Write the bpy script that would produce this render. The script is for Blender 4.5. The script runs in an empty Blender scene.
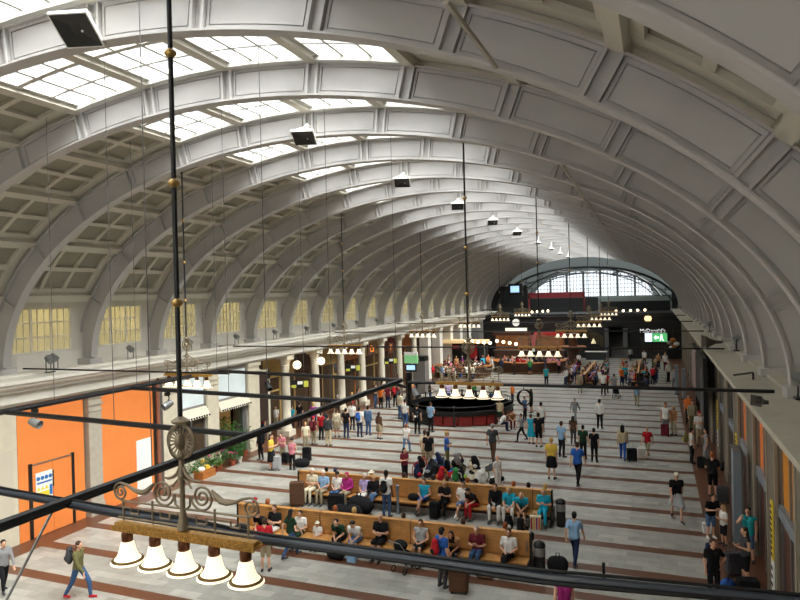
import bpy, math, random
from mathutils import Vector, Matrix
R = random.Random(7)
PI = math.pi
sc = bpy.context.scene
COL = sc.collection
H = 8.6                                    # eye height above the concourse floor

# ---------------------------------------------------------------- camera
CF, CYAW, CPIT, CROL = 671.48, 0.36222, -0.0083, -0.02452
_cy, _sy = math.cos(CYAW), math.sin(CYAW)
_fw = Vector((-_sy*math.cos(CPIT), _cy*math.cos(CPIT), math.sin(CPIT)))
_r = Vector((_cy, _sy, 0.0))
_u = _r.cross(_fw)
_r2 = math.cos(CROL)*_r + math.sin(CROL)*_u
_u2 = -math.sin(CROL)*_r + math.cos(CROL)*_u
cam_data = bpy.data.cameras.new('camera')
cam = bpy.data.objects.new('camera', cam_data)
COL.objects.link(cam)
M = Matrix.Identity(4)
for i, v in enumerate((_r2, _u2, -_fw)):
    for j in range(3):
        M[j][i] = v[j]
M[2][3] = H
cam.matrix_world = M
cam_data.sensor_width = 36.0
cam_data.lens = CF*36/800
cam_data.clip_start = 0.05
cam_data.clip_end = 400
sc.camera = cam

def ray(x, y):
    return _fw + (x-400)/CF*_r2 - (y-300)/CF*_u2
def onz(x, y, z=0.0):                      # where the sight line meets a level
    d = ray(x, y); t = (z-H)/d.z
    return Vector((d.x*t, d.y*t, z))
def onx(x, y, X):
    d = ray(x, y); t = X/d.x
    return Vector((X, d.y*t, H+d.z*t))
def ony(x, y, Y):
    d = ray(x, y); t = Y/d.y
    return Vector((d.x*t, Y, H+d.z*t))
def pix(p):
    q = Vector(p)-Vector((0, 0, H)); d = q.dot(_fw)
    return 400+CF*q.dot(_r2)/d, 300-CF*q.dot(_u2)/d
def height_at(p, ytop):                    # how tall a thing standing at p looks
    lo, hi = 0.0, 4.0
    for _ in range(30):
        m = (lo+hi)/2
        if pix((p.x, p.y, p.z+m))[1] > ytop: lo = m
        else: hi = m
    return lo

# ---------------------------------------------------------------- materials
def lin(h):
    if isinstance(h, str):
        h = h.lstrip('#'); c = [int(h[i:i+2], 16)/255 for i in (0, 2, 4)]
    else:
        c = h
    return tuple((v/12.92 if v <= .04045 else ((v+.055)/1.055)**2.4) for v in c)
MATS = {}
def mat(name, col, rough=.6, metal=0., spec=.4, noise=0., nscale=6., bump=0., emit=0., ecol=None, trans=0.):
    if name in MATS: return MATS[name]
    m = bpy.data.materials.new(name); m.use_nodes = True
    nt = m.node_tree; b = nt.nodes['Principled BSDF']
    c = lin(col)
    b.inputs['Base Color'].default_value = (*c, 1)
    b.inputs['Roughness'].default_value = rough
    b.inputs['Metallic'].default_value = metal
    b.inputs['Specular IOR Level'].default_value = spec
    if emit:
        b.inputs['Emission Color'].default_value = (*lin(ecol or col), 1)
        b.inputs['Emission Strength'].default_value = emit
    if noise or bump:
        tc = nt.nodes.new('ShaderNodeTexCoord')
        n = nt.nodes.new('ShaderNodeTexNoise'); n.inputs['Scale'].default_value = nscale; n.inputs['Detail'].default_value = 4
        nt.links.new(tc.outputs['Object'], n.inputs['Vector'])
        if noise:
            mp = nt.nodes.new('ShaderNodeMapRange')
            mp.inputs['From Min'].default_value = .3; mp.inputs['From Max'].default_value = .7
            mp.inputs['To Min'].default_value = 1-noise; mp.inputs['To Max'].default_value = 1+noise
            nt.links.new(n.outputs['Fac'], mp.inputs['Value'])
            mx = nt.nodes.new('ShaderNodeVectorMath'); mx.operation = 'SCALE'
            mx.inputs[0].default_value = c
            nt.links.new(mp.outputs[0], mx.inputs['Scale'])
            nt.links.new(mx.outputs[0], b.inputs['Base Color'])
        if bump:
            bp = nt.nodes.new('ShaderNodeBump'); bp.inputs['Strength'].default_value = bump; bp.inputs['Distance'].default_value = .02
            nt.links.new(n.outputs['Fac'], bp.inputs['Height']); nt.links.new(bp.outputs[0], b.inputs['Normal'])
    MATS[name] = m
    return m

def glass_mat(name, tint, alpha=.25, rough=.1):
    if name in MATS: return MATS[name]
    m = bpy.data.materials.new(name); m.use_nodes = True
    nt = m.node_tree; nt.nodes.clear()
    o = nt.nodes.new('ShaderNodeOutputMaterial'); mix = nt.nodes.new('ShaderNodeMixShader')
    t = nt.nodes.new('ShaderNodeBsdfTransparent'); g = nt.nodes.new('ShaderNodeBsdfPrincipled')
    t.inputs[0].default_value = (*lin(tint), 1); g.inputs['Base Color'].default_value = (*lin(tint), 1)
    g.inputs['Roughness'].default_value = rough
    mix.inputs[0].default_value = alpha
    nt.links.new(t.outputs[0], mix.inputs[1]); nt.links.new(g.outputs[0], mix.inputs[2]); nt.links.new(mix.outputs[0], o.inputs[0])
    MATS[name] = m
    return m

# ---------------------------------------------------------------- mesh builder
class MB:
    def __init__(self): self.v = []; self.f = []; self.mi = []; self.m = 0
    def face(self, idx): self.f.append(tuple(idx)); self.mi.append(self.m)
    def quad(self, a, b, c, d):
        n = len(self.v); self.v += [tuple(a), tuple(b), tuple(c), tuple(d)]; self.face((n, n+1, n+2, n+3)); return self
    def box(self, x0, x1, y0, y1, z0, z1, mtx=None):
        p = [(x, y, z) for z in (z0, z1) for y in (y0, y1) for x in (x0, x1)]
        if mtx is not None: p = [tuple(mtx @ Vector(q)) for q in p]
        n = len(self.v); self.v += p
        for q in ((0, 2, 3, 1), (4, 5, 7, 6), (0, 1, 5, 4), (1, 3, 7, 5), (3, 2, 6, 7), (2, 0, 4, 6)):
            self.face([n+i for i in q])
        return self
    def hexa(self, p):                       # eight corners, bottom ring then top ring
        n = len(self.v); self.v += [tuple(q) for q in p]
        for q in ((3, 2, 1, 0), (4, 5, 6, 7), (0, 1, 5, 4), (1, 2, 6, 5), (2, 3, 7, 6), (3, 0, 4, 7)):
            self.face([n+i for i in q])
        return self
    def tube(self, pts, r, seg=8, cap=True, closed=False):
        pts = [Vector(p) for p in pts]; k = len(pts)
        rs = r if isinstance(r, (list, tuple)) else [r]*k
        n0 = len(self.v); up = None
        for i, p in enumerate(pts):
            if closed: t = pts[(i+1) % k]-pts[i-1]
            else: t = pts[min(i+1, k-1)]-pts[max(i-1, 0)]
            if t.length < 1e-9: t = Vector((0, 0, 1))
            t.normalize()
            if up is None:
                up = Vector((0, 0, 1)) if abs(t.z) < .9 else Vector((1, 0, 0))
            a = t.cross(up)
            if a.length < 1e-6: a = t.cross(Vector((0, 1, 0)))
            a.normalize(); b = a.cross(t).normalized(); up = b
            for j in range(seg):
                an = 2*PI*j/seg
                self.v.append(tuple(p + rs[i]*(math.cos(an)*a+math.sin(an)*b)))
        for i in range(k if closed else k-1):
            for j in range(seg):
                a0 = n0+i*seg; b0 = n0+((i+1) % k)*seg
                self.face((a0+j, a0+(j+1) % seg, b0+(j+1) % seg, b0+j))
        if cap and not closed:
            self.face([n0+j for j in range(seg)][::-1]); self.face([n0+(k-1)*seg+j for j in range(seg)])
        return self
    def lathe(self, prof, seg=16, o=(0, 0, 0), mtx=None):
        n0 = len(self.v); o = Vector(o)
        for (r, z) in prof:
            for j in range(seg):
                a = 2*PI*j/seg; q = Vector((r*math.cos(a), r*math.sin(a), z))
                if mtx is not None: q = mtx @ q
                self.v.append(tuple(o+q))
        for i in range(len(prof)-1):
            for j in range(seg):
                a0 = n0+i*seg; b0 = a0+seg
                self.face((a0+j, a0+(j+1) % seg, b0+(j+1) % seg, b0+j))
        if prof[0][0] > 1e-6: self.face([n0+j for j in range(seg)][::-1])
        if prof[-1][0] > 1e-6: self.face([n0+(len(prof)-1)*seg+j for j in range(seg)])
        return self
    def ball(self, c, rx, ry=None, rz=None, seg=12, rings=8, mtx=None):
        ry = ry or rx; rz = rz or rx; n0 = len(self.v); c = Vector(c)
        for i in range(rings+1):
            th = PI*i/rings
            for j in range(seg):
                a = 2*PI*j/seg
                q = Vector((rx*math.sin(th)*math.cos(a), ry*math.sin(th)*math.sin(a), -rz*math.cos(th)))
                if mtx is not None: q = mtx @ q
                self.v.append(tuple(c+q))
        for i in range(rings):
            for j in range(seg):
                a0 = n0+i*seg; b0 = a0+seg
                self.face((a0+j, a0+(j+1) % seg, b0+(j+1) % seg, b0+j))
        return self
    def extrude(self, poly, axis, a, b):     # closed polygon pulled along an axis
        n0 = len(self.v); k = len(poly)
        for t in (a, b):
            for (p, q) in poly:
                self.v.append({'y': (p, t, q), 'x': (t, p, q), 'z': (p, q, t)}[axis])
        for i in range(k): self.face((n0+i, n0+(i+1) % k, n0+k+(i+1) % k, n0+k+i))
        self.face([n0+i for i in range(k)][::-1]); self.face([n0+k+i for i in range(k)])
        return self
    def mesh(self, name, mats, smooth=None):
        me = bpy.data.meshes.new(name)
        me.from_pydata(self.v, [], self.f)
        for m in (mats if isinstance(mats, (list, tuple)) else [mats]): me.materials.append(m)
        if any(self.mi): me.polygons.foreach_set('material_index', self.mi)
        if smooth:
            me.polygons.foreach_set('use_smooth', [True]*len(self.f))
            me.set_sharp_from_angle(angle=math.radians(smooth))
        me.update()
        return me
    def build(self, name, mats, parent=None, smooth=None, loc=None):
        o = bpy.data.objects.new(name, self.mesh(name, mats, smooth)); COL.objects.link(o)
        if parent is not None: o.parent = parent
        if loc is not None: o.location = loc
        return o
def link(name, me, parent=None, loc=None, rot=None, scale=None):
    o = bpy.data.objects.new(name, me); COL.objects.link(o)
    if parent is not None: o.parent = parent
    if loc is not None: o.location = loc
    if rot is not None: o.rotation_euler = rot
    if scale is not None: o.scale = scale
    return o
def tag(o, label=None, cat=None, group=None, kind=None):
    if label: o['label'] = label
    if cat: o['category'] = cat
    if group: o['group'] = group
    if kind: o['kind'] = kind
    return o
def empty(name, loc=(0, 0, 0), rz=0., label=None, cat=None, group=None, kind=None):
    o = bpy.data.objects.new(name, None); COL.objects.link(o)
    o.location = loc; o.rotation_euler = (0, 0, rz); o.empty_display_size = .2
    return tag(o, label, cat, group, kind)
def copy_tree(o, parent=None):
    c = o.copy(); COL.objects.link(c)
    if parent is not None: c.parent = parent
    for ch in KIDS(o): copy_tree(ch, c)
    return c
def KIDS(o): return [x for x in bpy.data.objects if x.parent == o]
def ordinal(n): return ['first', 'second', 'third', 'fourth', 'fifth', 'sixth', 'seventh', 'eighth', 'ninth', 'tenth', 'eleventh', 'twelfth', 'thirteenth', 'fourteenth', 'fifteenth', 'sixteenth', 'seventeenth', 'eighteenth', 'nineteenth', 'twentieth', 'twenty-first', 'twenty-second', 'twenty-third', 'twenty-fourth', 'twenty-fifth', 'twenty-sixth'][n]
# ================================================================ the hall
AX, AA, ZS, RI, PW = -9.777, 12.74, 6.24, 7.17, 1.95
Y0, SP = 18.105, 4.1426
DEP = .74                                   # depth of an arch rib
N0, N1 = -5, 20
def ribY(n): return Y0+n*SP
_tab = []
def _pt(th, off):
    c, s = math.cos(th), math.sin(th)
    f = lambda t: math.copysign(abs(t)**(2/PW), t)
    return Vector((AX-(AA+off)*f(c), ZS+(RI+off)*abs(s)**(2/PW)))
for i in range(2001): _tab.append(_pt(PI*i/2000, 0))
_len = [0.]
for i in range(2000): _len.append(_len[-1]+(_tab[i+1]-_tab[i]).length)
LARC = _len[-1]
def arc(s, off=0.):                         # (x, z) at arc length s from the left springing
    if s <= 0: i = 0.; 
    s = max(0., min(LARC, s))
    lo, hi = 0, 2000
    while hi-lo > 1:
        m = (lo+hi)//2
        if _len[m] <= s: lo = m
        else: hi = m
    t = lo+(s-_len[lo])/max(1e-9, _len[hi]-_len[lo])
    p = _pt(PI*t/2000, 0)
    if off:
        q0 = _pt(PI*max(0, t-3)/2000, 0); q1 = _pt(PI*min(2000, t+3)/2000, 0)
        d = (q1-q0).normalized(); n = Vector((-d.y, d.x))
        p = p+n*off
    return p
KS = [2.275+2.2936*k for k in range(13)]    # purlin lines

m_rib = mat('rib_grey_paint', '#bab7b5', .45, spec=.5, noise=.05, nscale=1.2)
m_white = mat('white_plaster', '#dedad0', .7, noise=.04, nscale=2)
m_coffer = mat('coffer_bar_paint', '#cdc8ba', .6)
m_panel = mat('coffer_panel_olive', '#9a9787', .8, noise=.12, nscale=40)
m_beige = mat('beige_stone', '#cfc6b1', .7, noise=.06, nscale=3)
m_stone = mat('brown_grey_stone', '#8d8373', .7, noise=.1, nscale=5)
m_dark = mat('dark_metal', '#1c1b1b', .4, spec=.5)
m_black = mat('black_paint', '#121213', .5)
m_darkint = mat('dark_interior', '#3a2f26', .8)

def arcstrip(mb, s0, s1, o0, o1, y0, y1, n):
    """A curved bar: arc length s0..s1, radial offset o0..o1, from y0 to y1."""
    P = []
    for i in range(n+1):
        s = s0+(s1-s0)*i/n
        a, b = arc(s, o0), arc(s, o1)
        P.append(((a.x, y0, a.y), (a.x, y1, a.y), (b.x, y1, b.y), (b.x, y0, b.y)))
    k = len(mb.v)
    for p in P: mb.v += list(p)
    for i in range(n):
        a = k+4*i; b = a+4
        for j in range(4): mb.face((a+j, b+j, b+(j+1) % 4, a+(j+1) % 4))
    mb.face((k+3, k+2, k+1, k)); e = k+4*n; mb.face((e, e+1, e+2, e+3))

# ---- arch ribs: one mesh data, shared
web = MB(); arcstrip(web, 0, LARC, 0.02, DEP, -.03, .03, 96)
for sgn, xx in ((-1, AX-AA), (1, AX+AA)):
    web.box(min(xx, xx+sgn*DEP), max(xx, xx+sgn*DEP), -.03, .03, ZS-.05, ZS+.02)
web_me = web.mesh('ceiling_beam', m_rib, 30)
fl = MB(); arcstrip(fl, 0, LARC, -.02, .02, -.17, .17, 96); arcstrip(fl, 0, LARC, DEP-.02, DEP+.02, -.15, .15, 96)
fl_me = fl.mesh('flange', m_rib, 30)
def stiff(s):
    mb = MB()
    for d in ((-.14, .09) if s > KS[3]+.1 else (-.025,)):
        arcstrip(mb, s+d, s+d+.05, .02, DEP-.02, -.15, -.03, 1)
        arcstrip(mb, s+d, s+d+.05, .02, DEP-.02, .03, .15, 1)
    if s > KS[3]+.1: arcstrip(mb, s-.14, s+.14, .02, DEP-.02, -.045, -.03, 1)
    return mb.mesh('stiffener', m_rib)
st_me = [stiff(s) for s in KS]
# raised border angle around each web panel
def angle_me():
    mb = MB(); e = [0.25]+KS+[LARC-.25]
    for a, b in zip(e, e[1:]):
        n = 6
        if a < KS[3]-.1: continue
        arcstrip(mb, a+.16, b-.16, .02, .09, -.07, -.03, n); arcstrip(mb, a+.16, b-.16, DEP-.09, DEP-.02, -.07, -.03, n)
        arcstrip(mb, a+.16, a+.21, .09, DEP-.09, -.07, -.03, 1); arcstrip(mb, b-.21, b-.16, .09, DEP-.09, -.07, -.03, 1)
        arcstrip(mb, a+.235, b-.235, .115, DEP-.115, -.065, -.03, n)
    return mb.mesh('web_panel', m_rib)
wb_me = angle_me()
ped = MB()
for sgn, xx in ((-1, AX-AA), (1, AX+AA)):
    a, b = sorted((xx-sgn*.12, xx+sgn*(DEP+.1)))
    ped.box(a, b, -.34, .34, 5.9, ZS-.05)
ped_me = ped.mesh('pedestal', m_rib)
for n in range(N0, N1+1):
    o = link('ceiling_beam', web_me, None, (0, ribY(n), 0))
    tag(o, f'grey riveted arch rib spanning the hall, {ordinal(n-N0)} along the vault counted from the balcony', 'arch rib', 'arch ribs of the vault', 'structure')
    link('flange', fl_me, o); link('web_panel', wb_me, o); link('pedestal', ped_me, o)
    for me in st_me: link('stiffener', me, o)

# ---- vault shell, purlins and coffers
YA, YB = ribY(N0)-1.2, ribY(N1)+1.0
SK0, SK1 = KS[4], KS[8]
def shell(mb, s0, s1, off, y0, y1, n, th=.06):
    arcstrip(mb, s0, s1, off, off+th, y0, y1, n)
ceil = MB()
shell(ceil, KS[0]-.1, SK0, DEP+.26, YA, YB, 40); shell(ceil, SK1, KS[12]+.1, DEP+.26, YA, YB, 40)
ceil_o = ceil.build('ceiling', m_panel, smooth=30)
tag(ceil_o, 'barrel vault ceiling of olive grey coffered panels over the concourse', 'ceiling', None, 'structure')
for k, s in enumerate(KS):
    mb = MB(); arcstrip(mb, s-.13, s+.13, DEP-.02, DEP+.25, YA, YB, 1); arcstrip(mb, s-.2, s+.2, DEP+.18, DEP+.26, YA, YB, 1)
    mb.build('purlin', m_coffer, ceil_o)
def coffer_lattice(n):
    mb = MB(); y0, y1 = ribY(n), ribY(n+1)
    for k in list(range(0, 4))+list(range(8, 12)):
        a, b = KS[k]+.2, KS[k+1]-.2
        ys = [y0+.42+(y1-y0-.84)*j/3 for j in range(4)]
        arcstrip(mb, a, b, DEP+.16, DEP+.26, y0+.02, y0+.42, 3); arcstrip(mb, a, b, DEP+.16, DEP+.26, y1-.42, y1-.02, 3)
        for yy in ys[1:3]: arcstrip(mb, a, b, DEP+.17, DEP+.26, yy-.08, yy+.08, 3)
        for t in (0., .5, 1.):
            c = a+(b-a)*t; w = .09 if t == .5 else .12
            arcstrip(mb, c-w, c+w, DEP+.165, DEP+.26, y0+.42, y1-.42, 1)
    return mb
lat_me = coffer_lattice(0).mesh('coffer_lattice', m_coffer)
for n in range(N0, N1):
    link('coffer_lattice', lat_me, ceil_o, (0, SP*n, 0))

# ---- skylights between the purlins at the crown
m_skyframe = mat('skylight_white_paint', '#cfcdc6', .5)
m_pane = glass_mat('skylight_glass', '#f4f6f6', .12, .05)
def skylight_mesh(k):
    f = MB(); g = MB(); y0, y1 = .17, SP-.17; a, b = KS[k]+.13, KS[k+1]-.13; o = DEP+.08
    arcstrip(f, a, b, DEP-.02, o+.22, y0, y0+.16, 4); arcstrip(f, a, b, DEP-.02, o+.22, y1-.16, y1, 4)
    arcstrip(f, a, a+.12, o, o+.2, y0, y1, 1); arcstrip(f, b-.12, b, o, o+.2, y0, y1, 1)
    m = (y0+y1)/2
    arcstrip(f, a, b, o, o+.14, m-.07, m+.07, 4)
    for t in (1/3, 2/3):
        c = a+(b-a)*t; arcstrip(f, c-.035, c+.035, o+.0, o+.12, y0, y1, 1)
    for yy in (y0+(m-y0)*.5, m+(y1-m)*.5): arcstrip(f, a, b, o+.0, o+.12, yy-.035, yy+.035, 4)
    arcstrip(g, a+.02, b-.02, o+.13, o+.14, y0+.02, y1-.02, 4)
    return f.mesh('skylight', m_skyframe), g.mesh('pane', m_pane)
sk = [skylight_mesh(k) for k in (4, 5, 6, 7)]
names4 = ['lowest of four on the shop side', 'second of four from the shop side', 'third of four from the shop side', 'fourth of four from the shop side']
for n in range(N0, N1):
    for i, (fm, gm) in enumerate(sk):
        o = link('skylight_window', fm, None, (0, ribY(n), 0))
        tag(o, f'white framed skylight in {ordinal(n-N0)} bay from the balcony, {names4[i]}', 'skylight', 'skylights along the crown of the vault', 'structure')
        link('pane', gm, o)

# ---- floor
def floor_material():
    m = bpy.data.materials.new('stone_floor'); m.use_nodes = True; nt = m.node_tree; b = nt.nodes['Principled BSDF']
    N = nt.nodes.new; L = nt.links.new
    tc = N('ShaderNodeTexCoord'); sx = N('ShaderNodeSeparateXYZ'); L(tc.outputs['Object'], sx.inputs[0])
    br = N('ShaderNodeTexBrick'); br.offset = .5
    L(tc.outputs['Object'], br.inputs['Vector'])
    br.inputs['Scale'].default_value = 1.0; br.inputs['Brick Width'].default_value = 1.0; br.inputs['Row Height'].default_value = .36
    br.inputs['Mortar Size'].default_value = .006; br.inputs['Bias'].default_value = 0.
    br.inputs['Color1'].default_value = (*lin('#b0aea6'), 1); br.inputs['Color2'].default_value = (*lin('#93938c'), 1); br.inputs['Mortar'].default_value = (*lin('#8c8b84'), 1)
    no = N('ShaderNodeTexNoise'); no.inputs['Scale'].default_value = 2.2; no.inputs['Detail'].default_value = 6
    L(tc.outputs['Object'], no.inputs['Vector'])
    mr = N('ShaderNodeMapRange'); mr.inputs['From Min'].default_value = .3; mr.inputs['From Max'].default_value = .7; mr.inputs['To Min'].default_value = .86; mr.inputs['To Max'].default_value = 1.1
    L(no.outputs['Fac'], mr.inputs['Value'])
    sc_ = N('ShaderNodeVectorMath'); sc_.operation = 'SCALE'; L(br.outputs['Color'], sc_.inputs[0]); L(mr.outputs[0], sc_.inputs['Scale'])
    def math_(op, a, b_=None):
        q = N('ShaderNodeMath'); q.operation = op
        for i, v in enumerate((a, b_)):
            if v is None: continue
            if isinstance(v, (int, float)): q.inputs[i].default_value = v
            else: L(v, q.inputs[i])
        return q.outputs[0]
    # cross bands of red stone, every 2.07 m
    t = math_('ADD', sx.outputs['Y'], math_('MULTIPLY', sx.outputs['X'], .03))
    t = math_('SUBTRACT', t, 21.35-2.07*10)
    t = math_('MODULO', t, 2.07)
    t1 = math_('LESS_THAN', t, .24); t2 = math_('GREATER_THAN', t, 2.07-.24)
    band = math_('ADD', t1, t2)
    ed = math_('ADD', math_('LESS_THAN', sx.outputs['X'], -20.45), math_('GREATER_THAN', sx.outputs['X'], 1.55))
    band = math_('MINIMUM', math_('ADD', band, ed), 1.)
    no2 = N('ShaderNodeTexNoise'); no2.inputs['Scale'].default_value = 5; L(tc.outputs['Object'], no2.inputs['Vector'])
    rp = N('ShaderNodeMapRange'); rp.inputs['To Min'].default_value = .8; rp.inputs['To Max'].default_value = 1.2; L(no2.outputs['Fac'], rp.inputs['Value'])
    rs = N('ShaderNodeVectorMath'); rs.operation = 'SCALE'; rs.inputs[0].default_value = lin('#64412f'); L(rp.outputs[0], rs.inputs['Scale'])
    mx = N('ShaderNodeMix'); mx.data_type = 'RGBA'; L(band, mx.inputs[0]); L(sc_.outputs[0], mx.inputs[6]); L(rs.outputs[0], mx.inputs[7])
    L(mx.outputs[2], b.inputs['Base Color'])
    b.inputs['Roughness'].default_value = .38; b.inputs['Specular IOR Level'].default_value = .35
    return m
WL, WR = -21.4, 3.0
fo = MB().box(-25.5, 5.2, -4, 112, -.3, 0).build('floor', floor_material())
tag(fo, 'pale stone concourse floor crossed by narrow red brown bands', 'floor', None, 'structure')

# ---- cornice ledges
YE = 92.0
prof = [(0, 5.95), (0, 5.83), (.10, 5.79), (.10, 5.72), (.34, 5.62), (.34, 5.52), (.56, 5.46), (.56, 5.10), (.72, 5.06), (.72, 4.98), (.95, 4.98)]
def ledge(name, x_edge, sgn, x_wall, label, m):
    poly = [(x_edge+sgn*d, z) for d, z in prof]+[(x_wall, 4.98), (x_wall, 5.95)]
    if sgn > 0: poly = poly[::-1]
    mb = MB().extrude(poly, 'y', -4, YE)
    a, b = sorted((x_edge+sgn*1.05, x_edge+sgn*1.4)); mb.box(a, b, -4, YE, 5.95, 6.03)
    return tag(mb.build(name, m), label, 'cornice', None, 'structure')
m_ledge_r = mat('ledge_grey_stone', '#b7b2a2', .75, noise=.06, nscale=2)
ledge('trim_1', -20.5, -1, -23.25, 'broad white moulded cornice ledge above the orange hoarding and shops', m_white)
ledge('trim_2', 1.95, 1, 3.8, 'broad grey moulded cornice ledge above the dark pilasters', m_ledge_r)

# ---- clerestory walls
XL, XR = -23.1, 3.55
def clerestory(name, x0, x1, label, windows):
    mb = MB()
    if windows:
        mb.box(x0, x1, -4, YB, 5.9, 6.62); mb.box(x0, x1+.06, -4, YB, 8.42, 8.6); mb.box(x0, x1+.5, -4, YB, 8.6, 9.0)
        for n in range(N0, N1+1):
            mb.box(x0, x1, ribY(n)-.62, ribY(n)+.62, 6.6, 8.44)
    else: mb.box(x0, x1, -4, YB, 5.9, 8.95).box(x0-.5, x1, -4, YB, 8.6, 9.0)
    return tag(mb.build(name, m_white), label, 'wall', None, 'structure')
clerestory('wall_left', XL-.25, XL, 'white upper wall with gallery windows between the rib feet, above the cornice', True)
clerestory('wall_right', XR, XR+.25, 'plain pale upper wall behind the rib feet above the dark pilasters', False)
m_wframe = mat('cream_window_frame', '#ebe6d6', .6)
m_wglass = glass_mat('yellowed_glass', '#f4efd9', .4, .2)
m_corr = mat('corridor_plaster', '#d9d2b4', .8, noise=.25, nscale=1.1)
wf = MB(); g = MB()
ya, yb = .62, SP-.62
for yy in (ya, ya+(yb-ya)/3, ya+2*(yb-ya)/3, yb): wf.box(XL-.12, XL-.02, yy-.05, yy+.05, 6.62, 8.42)
for zz in (6.66, 7.24, 7.82, 8.38): wf.box(XL-.11, XL-.03, ya, yb, zz-.03, zz+.03)
for j in range(3):
    for t in (1/3, 2/3):
        yy = ya+(yb-ya)*(j+t)/3; wf.box(XL-.1, XL-.04, yy-.015, yy+.015, 6.62, 8.42)
g.box(XL-.085, XL-.075, ya, yb, 6.62, 8.42)
wf_me = wf.mesh('window', m_wframe); g_me = g.mesh('pane', m_wglass)
for n in range(N0, N1):
    o = link(f'window_{n-N0+1}', wf_me, None, (0, ribY(n), 0))
    tag(o, f'cream barred gallery window with yellowed glass in {ordinal(n-N0)} bay from the balcony', 'window', 'gallery windows above the shop cornice', 'structure')
    link('pane', g_me, o)
co = MB().box(-25.6, -25.4, -4, YB, 5.9, 9.0).box(-25.6, XL-.25, -4, YB, 8.95, 9.1).box(-25.6, XL-.25, -4, YB, 5.75, 5.9).build('wall_corridor', m_corr)
tag(co, 'ochre corridor wall seen through the gallery windows', 'wall', None, 'structure')
# ================================================================ lower walls
m_orange = mat('orange_paint', '#ee8a45', .6, noise=.05, nscale=1)
m_glassd = glass_mat('dark_shop_glass', '#6a5643', .5, .08)
m_frost = mat('frosted_pale_panel', '#dfe9ec', .4, noise=.05, nscale=1.5)
m_wood = mat('warm_wood_front', '#a5642c', .5, noise=.15, nscale=4)
m_brown = mat('dark_brown_front', '#4d2f22', .5)
m_tan = mat('tan_blind', '#b99a5f', .7, noise=.1, nscale=2)
m_red = mat('red_gloss', '#b3242a', .45)
m_yel = mat('yellow_sign', '#f4d63a', .5)
m_paper = mat('white_paper', '#f3f2ee', .6)
m_blue = mat('blue_print', '#2e72b8', .5)
m_green = mat('green_print', '#3fa25c', .5)
m_steel = mat('brushed_steel', '#9b9c9d', .35, metal=.8)
m_greysteel = mat('grey_blue_panel', '#808a94', .5)

# back of the shop arcade and the frieze beam that carries the cornice
wl = MB()
wl.box(-25.5, -25.2, -4, 112, 0, 5.9)                       # rear of the shops
wl.box(-25.2, -21.4, -4, YE, 4.95, 5.6)                     # lintel under the cornice
wl.box(-21.95, -21.4, -4, 17.5, 0, 4.97)                    # plain wall before the hoarding
m_arcade = mat('arcade_back', '#77634a', .8, noise=.2, nscale=.8)
o = wl.build('wall_arcade', [m_beige]); tag(o, 'beige stone arcade wall behind the shops under the white cornice', 'wall', None, 'structure')
tag(MB().box(-25.19, -25.1, 33, YE, 0, 4.94).build('wall_arcade_back', m_arcade), 'brown rear wall inside the open arcade', 'wall', None, 'structure')

def pilaster(y0, y1, label, x0=-22.2, x1=-21.3, m=None, cap=True):
    mb = MB().box(x0, x1, y0, y1, 0, 4.95)
    mb.box(x0, x1+.05, y0-.04, y1+.04, 0, .5)
    if cap:
        mb.box(x0, x1+.06, y0-.05, y1+.05, 4.45, 4.52).box(x0, x1+.08, y0-.07, y1+.07, 4.75, 4.96)
        mb.box(x0, x1+.04, y0-.02, y1+.02, 4.2, 4.24)
    return tag(mb.build('wall_pilaster', m or m_beige), label, 'pilaster', None, 'structure')
pilaster(20.6, 21.26, 'grey stone pilaster between the two orange hoarding boards', -22, -21.22, mat('grey_stone', '#b3ab9c', .7, noise=.08, nscale=6))
pilaster(25.0, 26.1, 'wide beige pilaster right after the orange hoarding')
pilaster(28.3, 29.25, 'beige pilaster between the two shops with dotted valances')
pilaster(32.0, 33.1, 'beige pilaster between flower shop and dark doorway')
# ---- orange hoarding
def hoarding(y0, y1, label, door):
    t = empty('hoarding', (-21.4, (y0+y1)/2, 0), 0, label, 'hoarding')
    w_ = (y1-y0)/2
    MB().box(-.08, .0, -w_, w_, 0, 4.94).build('panel', m_orange, t)
    if door:
        # grey steel posts and a thin rail round a double door
        yc = -.05; a, b = -1.02, .88
        for yy in (a, b):
            MB().box(.0, .06, yy-.06, yy+.06, 0.0, 2.75).build('door_post', m_dark, t)
        MB().box(.0, .05, a, b, 2.66, 2.7).build('door_rail', m_steel, t)
        for c, (p, q) in enumerate(((a+.06, yc-.01), (yc+.01, b-.06))):
            d = MB().box(.0, .03, p, q, .02, 2.64).build('door', m_orange, t)
            MB().box(.03, .08, (q-.12 if c == 0 else p+.04), (q-.06 if c == 0 else p+.1), 1.0, 1.25).build('handle', m_steel, d)
        MB().box(.03, .05, yc-.03, yc+.03, 1.7, 2.3).build('lock_rail', m_dark, t)
    return t
hoarding(17.52, 20.5, 'orange painted hoarding with a double door and safety notice', True)
hoarding(21.36, 24.45, 'orange painted hoarding without a door beside the steel drainpipe', False)
t = empty('safety_notice', (-21.36, 18.55, 1.85), 0, 'white safety notice with blue and yellow pictograms on orange door', 'sign')
MB().box(0, .02, -.36, .36, -.5, .5).build('board', m_paper, t)
for i in range(4):
    y = -.26+.175*i
    MB().lathe([(.001, 0), (.075, 0), (.075, .012), (.001, .012)], 12, (0.02, y, .28), Matrix.Rotation(PI/2, 4, 'Y')).build('blue_pictogram', m_blue, t)
    if i < 3: MB().extrude([(y-.08, -.16), (y+.08, -.16), (y, -.02)], 'x', .02, .03).build('yellow_pictogram', m_yel, t)
MB().box(.02, .03, -.32, .32, .08, .14).build('blue_band', m_blue, t)
MB().box(.02, .03, -.32, .2, -.42, -.22).build('yellow_band', m_yel, t)
MB().box(.02, .03, .22, .34, -.42, -.05).build('blue_block', m_blue, t)
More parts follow.
